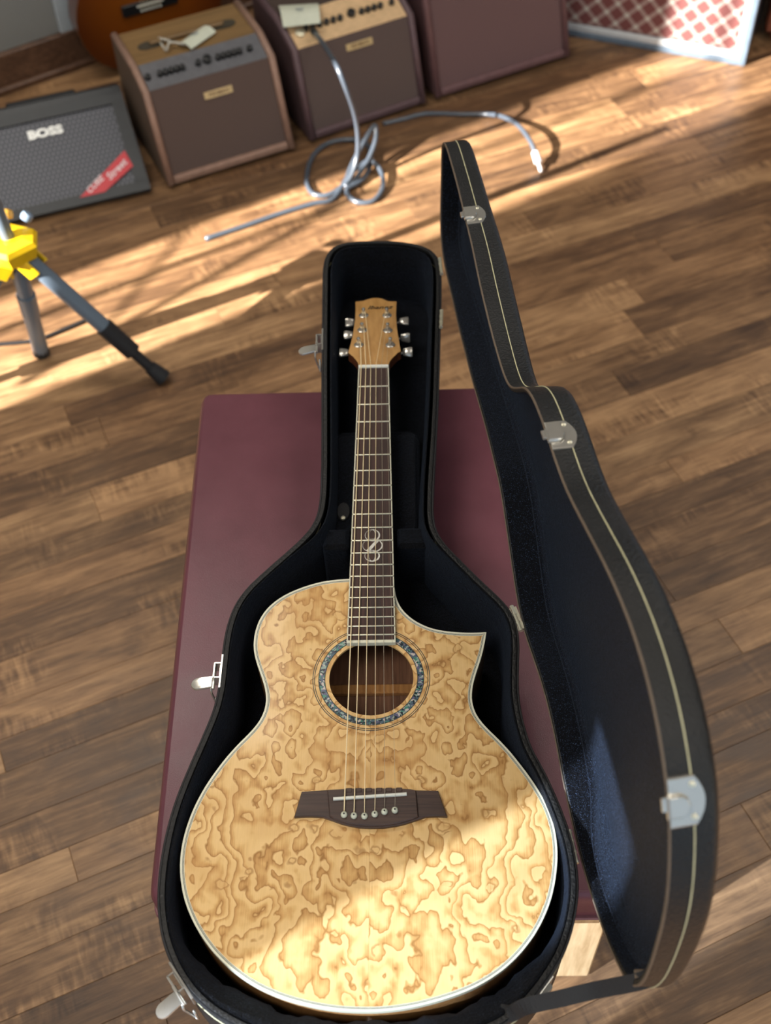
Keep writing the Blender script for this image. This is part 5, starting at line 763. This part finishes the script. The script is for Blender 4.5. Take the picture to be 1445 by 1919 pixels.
# big cabinet with diamond cloth
vx = empty('amplifier', 'large amplifier with red diamond pattern cloth and white piping at the far right', 'amplifier', (0.445, 1.897, 0.0), math.radians(-21.3))
WV, HV, DV = 0.555, 0.50, 0.25
bm = bmesh.new(); box(bm, Vector((WV / 2, DV / 2 + 0.012, HV / 2 + 0.006)), (WV, DV - 0.02, HV - 0.012), None, 0.010, 2); amp_part('cabinet', bm, plain('dark_blue_tolex', (46, 54, 62), 0.45, bump=0.4, scale=350), vx, smooth=True, angle=40)
bm = bmesh.new(); box(bm, Vector((WV / 2 - 0.004, 0.001, HV / 2 + 0.012)), (WV - 0.052, 0.006, HV - 0.052), None, 0.001); amp_part('speaker_cloth', bm, M['lattice'], vx)
pv = plain('white_piping', (190, 194, 196), 0.5, var=0.02)
for (c, s) in (((WV / 2, 0.0, 0.026), (WV - 0.03, 0.012, 0.020)), ((WV / 2, 0.0, HV - 0.02), (WV - 0.03, 0.012, 0.020)), ((0.022, 0.0, HV / 2), (0.016, 0.012, HV - 0.05)), ((WV - 0.022, 0.0, HV / 2), (0.016, 0.012, HV - 0.05))):
    bm = bmesh.new(); box(bm, Vector(c), s, None, 0.004, 2); amp_part('front_piping', bm, pv, vx, smooth=True, angle=40)
for (c, s) in (((WV / 2, 0.004, 0.008), (WV, 0.024, 0.018)), ((WV - 0.006, 0.004, HV / 2), (0.016, 0.024, HV))):
    bm = bmesh.new(); box(bm, Vector(c), s, None, 0.004, 2); amp_part('edge_frame', bm, plain('grey_blue_edge', (92, 106, 120), 0.45), vx)
# reddish cabinet beyond it
cb = empty('wooden_cabinet', 'reddish brown wooden cabinet at the right edge behind the diamond amplifier', 'cabinet', (1.03, 1.80, 0.0), math.radians(-14))
red = mat_grain('red_wood', (96, 48, 34), (140, 76, 52), 0, (6, 120), 0.4)
bm = bmesh.new(); box(bm, Vector((0.25, 0.2, 0.36)), (0.5, 0.4, 0.66), None, 0.006); amp_part('body', bm, red, cb)
bm = bmesh.new(); box(bm, Vector((0.25, 0.2, 0.70)), (0.54, 0.44, 0.024), None, 0.006); amp_part('top', bm, red, cb)
for z in (0.15, 0.36, 0.57):
    bm = bmesh.new(); box(bm, Vector((0.25, -0.004, z)), (0.44, 0.014, 0.185), None, 0.005); dr = amp_part('drawer', bm, red, cb)
    bm = bmesh.new(); lathe(bm, Vector((0.25, -0.010, z)), (0, -1, 0), [(0.006, 0), (0.006, 0.012), (0.013, 0.018), (0.012, 0.026), (0.004, 0.029)], 12); amp_part('knob', bm, M['nickel'], dr, smooth=True, angle=40)
bm = bmesh.new(); box(bm, Vector((0.25, 0.2, 0.015)), (0.46, 0.36, 0.03), None, 0.003); amp_part('plinth', bm, red, cb)

# ---------------------------------------------------------------- the amber guitar behind the amplifiers
g2 = empty('acoustic_guitar', 'amber acoustic guitar leaning against the grey wall behind the amplifiers', 'guitar', (-0.615, 1.772, 0.0), math.radians(28))
half = [(0, 0), (0.06, 0.002), (0.12, 0.018), (0.165, 0.05), (0.192, 0.10), (0.199, 0.155), (0.186, 0.21), (0.160, 0.255), (0.139, 0.295), (0.134, 0.325), (0.140, 0.37), (0.147, 0.41), (0.143, 0.445), (0.122, 0.475), (0.085, 0.493), (0.03, 0.50)]
hp = spline([(x, z, 0) for x, z in half], 4); full = [(p.x, p.y) for p in hp] + [(-p.x, p.y) for p in reversed(hp[1:])]
LEAN = Matrix.Translation((0, 0, 0.006)) @ Matrix.Rotation(math.radians(-4), 4, 'X')
def lean(bm): bmesh.ops.transform(bm, matrix=LEAN, verts=bm.verts); return bm
amber = NT('amber_top'); tcv = amber.coord(); spx = amber.n('ShaderNodeSeparateXYZ'); amber.link(tcv, spx.inputs[0])
am_r = amber.math('SQRT', amber.math('ADD', amber.math('POWER', spx.outputs[0], 2.0), amber.math('POWER', amber.math('SUBTRACT', spx.outputs[2], 0.2), 2.0)))
amber.set(color=amber.ramp(am_r, [(0.04, srgb(128, 68, 14)), (0.13, srgb(112, 56, 10)), (0.20, srgb(84, 38, 8))]), rough=0.3, coat=0.4, coat_rough=0.12)
bm = bmesh.new(); loft(bm, [[Vector((x, 0.080, z)) for x, z in full], [Vector((x, 0.004, z)) for x, z in full]], True, True, False); obj('sides', lean(fixn(bm)), M['mahogany'], g2, world=False, smooth=True, angle=40)
bm = bmesh.new(); loft(bm, [[Vector((x, 0.004, z)) for x, z in full], [Vector((x, 0.0, z)) for x, z in full]], True, False, True); obj('soundboard', lean(fixn(bm)), amber.m, g2, world=False)
bm = bmesh.new(); tube(bm, [Vector((x, 0.003, z)) for x, z in full[::2]], 0.0022, 6, True); obj('binding', lean(bm), plain('brown_binding', (92, 52, 22), 0.4), g2, world=False)
bm = bmesh.new(); box(bm, Vector((0, -0.005, 0.165)), (0.155, 0.010, 0.030), None, 0.003); obj('bridge', lean(bm), M['black'], g2, world=False)
bm = bmesh.new(); box(bm, Vector((0, -0.012, 0.171)), (0.074, 0.005, 0.003), None, 0.0005); obj('saddle', lean(bm), M['bone'], g2, world=False)
for k in range(6):
    bm = bmesh.new(); lathe(bm, Vector((-0.026 + 0.0104 * k, -0.010, 0.158)), (0, -1, 0), [(0.0035, 0), (0.0030, 0.003), (0.001, 0.004)], 10); obj('bridge_pin', lean(bm), M['bone'], g2, world=False)
    bm = bmesh.new(); tube(bm, [Vector((-0.026 + 0.0104 * k, -0.012, 0.158)), Vector((-0.026 + 0.0104 * k, -0.0155, 0.171)), Vector((-0.018 + 0.0072 * k, -0.012, 0.815))], 0.0005, 5); obj('string', lean(bm), M['bronze'], g2, world=False)
bm = bmesh.new(); loft(bm, [[Vector((0.05 * math.cos(a), -0.0004, 0.335 + 0.05 * math.sin(a))) for a in [2 * math.pi * k / 28 for k in range(28)]], [Vector((0.05 * math.cos(a), 0.001, 0.335 + 0.05 * math.sin(a))) for a in [2 * math.pi * k / 28 for k in range(28)]]], True, True, True); obj('sound_hole', lean(fixn(bm)), M['black'], g2, world=False)
bm = bmesh.new(); box(bm, Vector((0, 0.010, 0.655)), (0.054, 0.030, 0.33), None, 0.008); obj('neck', lean(bm), M['mahogany'], g2, world=False)
bm = bmesh.new(); box(bm, Vector((0, -0.007, 0.60)), (0.053, 0.007, 0.43), None, 0.001); obj('fretboard', lean(bm), M['black'], g2, world=False)
bm = bmesh.new(); box(bm, Vector((0, 0.012, 0.90)), (0.072, 0.016, 0.17), None, 0.005); obj('headstock', lean(bm), M['mahogany'], g2, world=False)

# ---------------------------------------------------------------- price tags
def tag_sheet(name, label, quad, curl, txt=True, loop=None):
    q = [Vector(p) for p in quad]; bm = bmesh.new(); rows = []
    for i in range(7):
        f = i / 6; a = q[0].lerp(q[3], f); b = q[1].lerp(q[2], f); h = Vector((0, 0, curl * math.sin(f * math.pi * 1.1)))
        rows.append([a + h, b + h, b + h - Vector((0, 0, 0.0008)), a + h - Vector((0, 0, 0.0008))])
    loft(bm, rows, True, True, True)
    r = empty(name, label, 'price tag', tuple((q[0] + q[2]) / 2), 0, None)
    obj('card', fixn(bm), plain('pale_card', (204, 208, 190), 0.7, var=0.02), r)
    if txt:
        c = (q[0] + q[1] + q[2] + q[3]) / 4; ux = (q[1] - q[0]).normalized(); uy = (q[3] - q[0]); n = ux.cross(uy).normalized(); uy = n.cross(ux)
        bm = bmesh.new()
        for k in (-1, 0, 1):
            box(bm, c + uy * (0.004 * k) + n * (curl + 0.0010), (0.018 + 0.004 * k, 0.0014, 0.0003), Matrix((ux, uy, n)).transposed())
        obj('print', bm, plain('blue_grey_ink', (128, 138, 150), 0.6), r)
    if loop: bm = bmesh.new(); tube(bm, spline(loop, 5), 0.0028, 6); obj('string_loop', bm, plain('white_string', (188, 184, 172), 0.6), r, smooth=True)
    return r
tag_sheet('price_tag', 'pale card tag looped on the handle of the amplifier with grey panel', [(-0.456, 1.405, 0.258), (-0.403, 1.480, 0.258), (-0.446, 1.505, 0.258), (-0.493, 1.431, 0.258)], 0.010, True,
    [(-0.470, 1.42, 0.262), (-0.506, 1.420, 0.268), (-0.513, 1.401, 0.262), (-0.520, 1.415, 0.252), (-0.540, 1.455, 0.258), (-0.528, 1.44, 0.266), (-0.506, 1.424, 0.269)])
tag_sheet('price_tag', 'pale square card tag on the amplifier with cream panel', [(-0.240, 1.485, 0.262), (-0.150, 1.500, 0.262), (-0.158, 1.580, 0.272), (-0.256, 1.575, 0.272)], 0.012, True)
# ---------------------------------------------------------------- cables on the floor
cab = NT('grey_blue_cable'); cab.set(color=srgb(70, 78, 88), rough=0.30, spec=0.8); CABLE = cab.m
dcab = NT('black_cable'); dcab.set(color=srgb(34, 33, 34), rough=0.35, spec=0.5)
ca = [(-0.163, 1.467, 0.255), (-0.147, 1.402, 0.275), (-0.129, 1.343, 0.285), (-0.102, 1.259, 0.29), (-0.084, 1.236, 0.25), (-0.07, 1.243, 0.19), (-0.063, 1.247, 0.13), (-0.066, 1.237, 0.07), (-0.083, 1.209, 0.03), (-0.109, 1.188, 0.012), (-0.143, 1.167, 0.007), (-0.178, 1.178, 0.006), (-0.194, 1.235, 0.006), (-0.184, 1.322, 0.006), (-0.15, 1.375, 0.007), (-0.099, 1.392, 0.008), (-0.05, 1.370, 0.012), (-0.035, 1.297, 0.012), (-0.055, 1.224, 0.010), (-0.094, 1.189, 0.014), (-0.087, 1.23, 0.03), (-0.054, 1.295, 0.06), (-0.025, 1.334, 0.085), (-0.023, 1.311, 0.06), (-0.042, 1.264, 0.035), (-0.071, 1.217, 0.018), (-0.094, 1.18, 0.008), (-0.07, 1.14, 0.006), (-0.029, 1.143, 0.006), (-0.006, 1.191, 0.010), (-0.013, 1.248, 0.018), (-0.042, 1.267, 0.03), (-0.088, 1.225, 0.020), (-0.126, 1.155, 0.006), (-0.177, 1.137, 0.005), (-0.258, 1.1, 0.005), (-0.338, 1.057, 0.005), (-0.423, 1.015, 0.005)]
c1 = empty('cable', 'looped grey blue cable hanging from the cream panel amplifier onto the floor', 'cable', (-0.09, 1.2, 0.0))
bm = bmesh.new(); tube(bm, spline(ca, 7), 0.0062, 8); obj('cord', bm, CABLE, c1, smooth=True)
bm = bmesh.new(); d = (Vector(ca[0]) - Vector(ca[1])).normalized(); lathe(bm, Vector(ca[0]) - d * 0.010, d, [(0.005, 0), (0.0085, 0.006), (0.0085, 0.034), (0.005, 0.036)], 12); obj('plug', bm, M['black'], c1, smooth=True, angle=40)
c2 = empty('cable', 'single grey blue cable ending in a pale plug on the sunlit floor', 'cable', (0.3, 1.4, 0.0))
cb_ = [(-0.006, 1.461, 0.005), (0.052, 1.482, 0.005), (0.107, 1.501, 0.005), (0.204, 1.494, 0.005), (0.265, 1.48, 0.012), (0.301, 1.43, 0.035), (0.333, 1.372, 0.048), (0.356, 1.317, 0.045), (0.368, 1.285, 0.032)]
bm = bmesh.new(); tube(bm, spline(cb_, 7), 0.0060, 8); obj('cord', bm, CABLE, c2, smooth=True)
bm = bmesh.new(); a = Vector(cb_[-1]); b_ = Vector((0.379, 1.250, 0.010)); cyl(bm, a, a.lerp(b_, 0.7), 0.009, 0.010); cyl(bm, a.lerp(b_, 0.7), a.lerp(b_, 1.25), 0.004); obj('plug', bm, plain('pale_plug', (210, 206, 204), 0.35), c2, smooth=True, angle=40)
c3 = empty('cable', 'thin black cable lying across the floor past the tripod stand', 'cable', (-0.75, 0.69, 0.0))
bm = bmesh.new(); tube(bm, spline([(-1.00, 0.660, 0.005), (-0.885, 0.668, 0.005), (-0.839, 0.674, 0.005), (-0.765, 0.684, 0.005), (-0.706, 0.717, 0.005), (-0.655, 0.75, 0.005)], 6), 0.0045, 8); obj('cord', bm, dcab.m, c3, smooth=True)

# ---------------------------------------------------------------- tripod instrument stand
ts = empty('instrument_stand', 'black tripod stand with yellow collar on the floor at the left', 'stand', (-0.66, 0.60, 0.0))
yel = plain('yellow_plastic', (232, 190, 20), 0.35, var=0.03)
tubeb = NT('satin_black_tube'); tubeb.set(color=srgb(92, 106, 120), rough=0.36, spec=0.6)
H = Vector((-0.706, 0.600, 0.33))
Fa, Fb, Fc = Vector((-0.467, 0.556, 0.006)), Vector((-0.741, 0.640, 0.006)), Vector((-0.96, 0.50, 0.006))
for k, F in enumerate((Fa, Fb, Fc)):
    a = H + (F - H).normalized() * 0.03; e = H.lerp(F, 0.62)
    bm = bmesh.new(); cyl(bm, a, H.lerp(F, 0.66 if k != 1 else 0.97), 0.0165, n=14); lg = obj('leg', bm, tubeb.m, ts, smooth=True, angle=40)
    bm = bmesh.new(); cyl(bm, H.lerp(F, 0.58 if k != 1 else 0.42), H.lerp(F, 0.78 if k != 1 else 0.6), 0.0195, 0.0185, 14); obj('leg_sleeve', bm, M['rubber'] if k != 1 else tubeb.m, lg, smooth=True, angle=40)
    bm = bmesh.new(); cyl(bm, H.lerp(F, 0.78), H.lerp(F, 0.93), 0.0115, n=12); obj('leg_tip', bm, M['rubber'], lg, smooth=True, angle=40)
    bm = bmesh.new(); cyl(bm, H.lerp(F, 0.90), F + Vector((0, 0, 0.004)), 0.015, 0.0185, 12); obj('foot', bm, M['rubber'], lg, smooth=True, angle=40)
bm = bmesh.new(); cyl(bm, H + Vector((0, 0, -0.06)), H + Vector((-0.015, -0.01, 0.55)), 0.0125, n=14); obj('pole', bm, tubeb.m, ts, smooth=True, angle=40)
bm = bmesh.new(); L = []
hexp = [(math.cos(math.radians(a)), math.sin(math.radians(a))) for a in (-15, 35, 105, 155, 225, 275)]
for z, r in ((-0.026, 0.034), (-0.020, 0.046), (0.008, 0.054), (0.018, 0.048), (0.024, 0.028)):
    L.append([H + Vector((r * x, r * y, z)) for x, y in hexp])
loft(bm, L, True, True, True); obj('collar', fixn(bm), yel, ts)
for F in (Fa, Fb, Fc):
    d = (F - H).normalized(); s = d.cross(Vector((0, 0, 1))).normalized(); bm = bmesh.new()
    for sg in (-1, 1): box(bm, H + d * 0.042 + s * 0.021 * sg, (0.006, 0.05, 0.030), Matrix((s, d, s.cross(d))).transposed(), 0.002)
    obj('leg_bracket', bm, yel, ts)
bm = bmesh.new(); lathe(bm, H + Vector((-0.012, 0.045, 0.030)), (0, 0.5, 0.8), [(0.012, 0), (0.014, 0.006), (0.013, 0.014), (0.006, 0.018)], 14); obj('knob', bm, plain('amber_knob', (222, 170, 70), 0.35), ts, smooth=True, angle=40)
bm = bmesh.new(); lathe(bm, H + Vector((0.022, 0.045, 0.026)), (0.6, 0.4, 0.6), [(0.010, 0), (0.012, 0.006), (0.011, 0.014), (0.004, 0.018)], 14); obj('knob', bm, plain('blue_grey_knob', (120, 138, 158), 0.3), ts, smooth=True, angle=40)
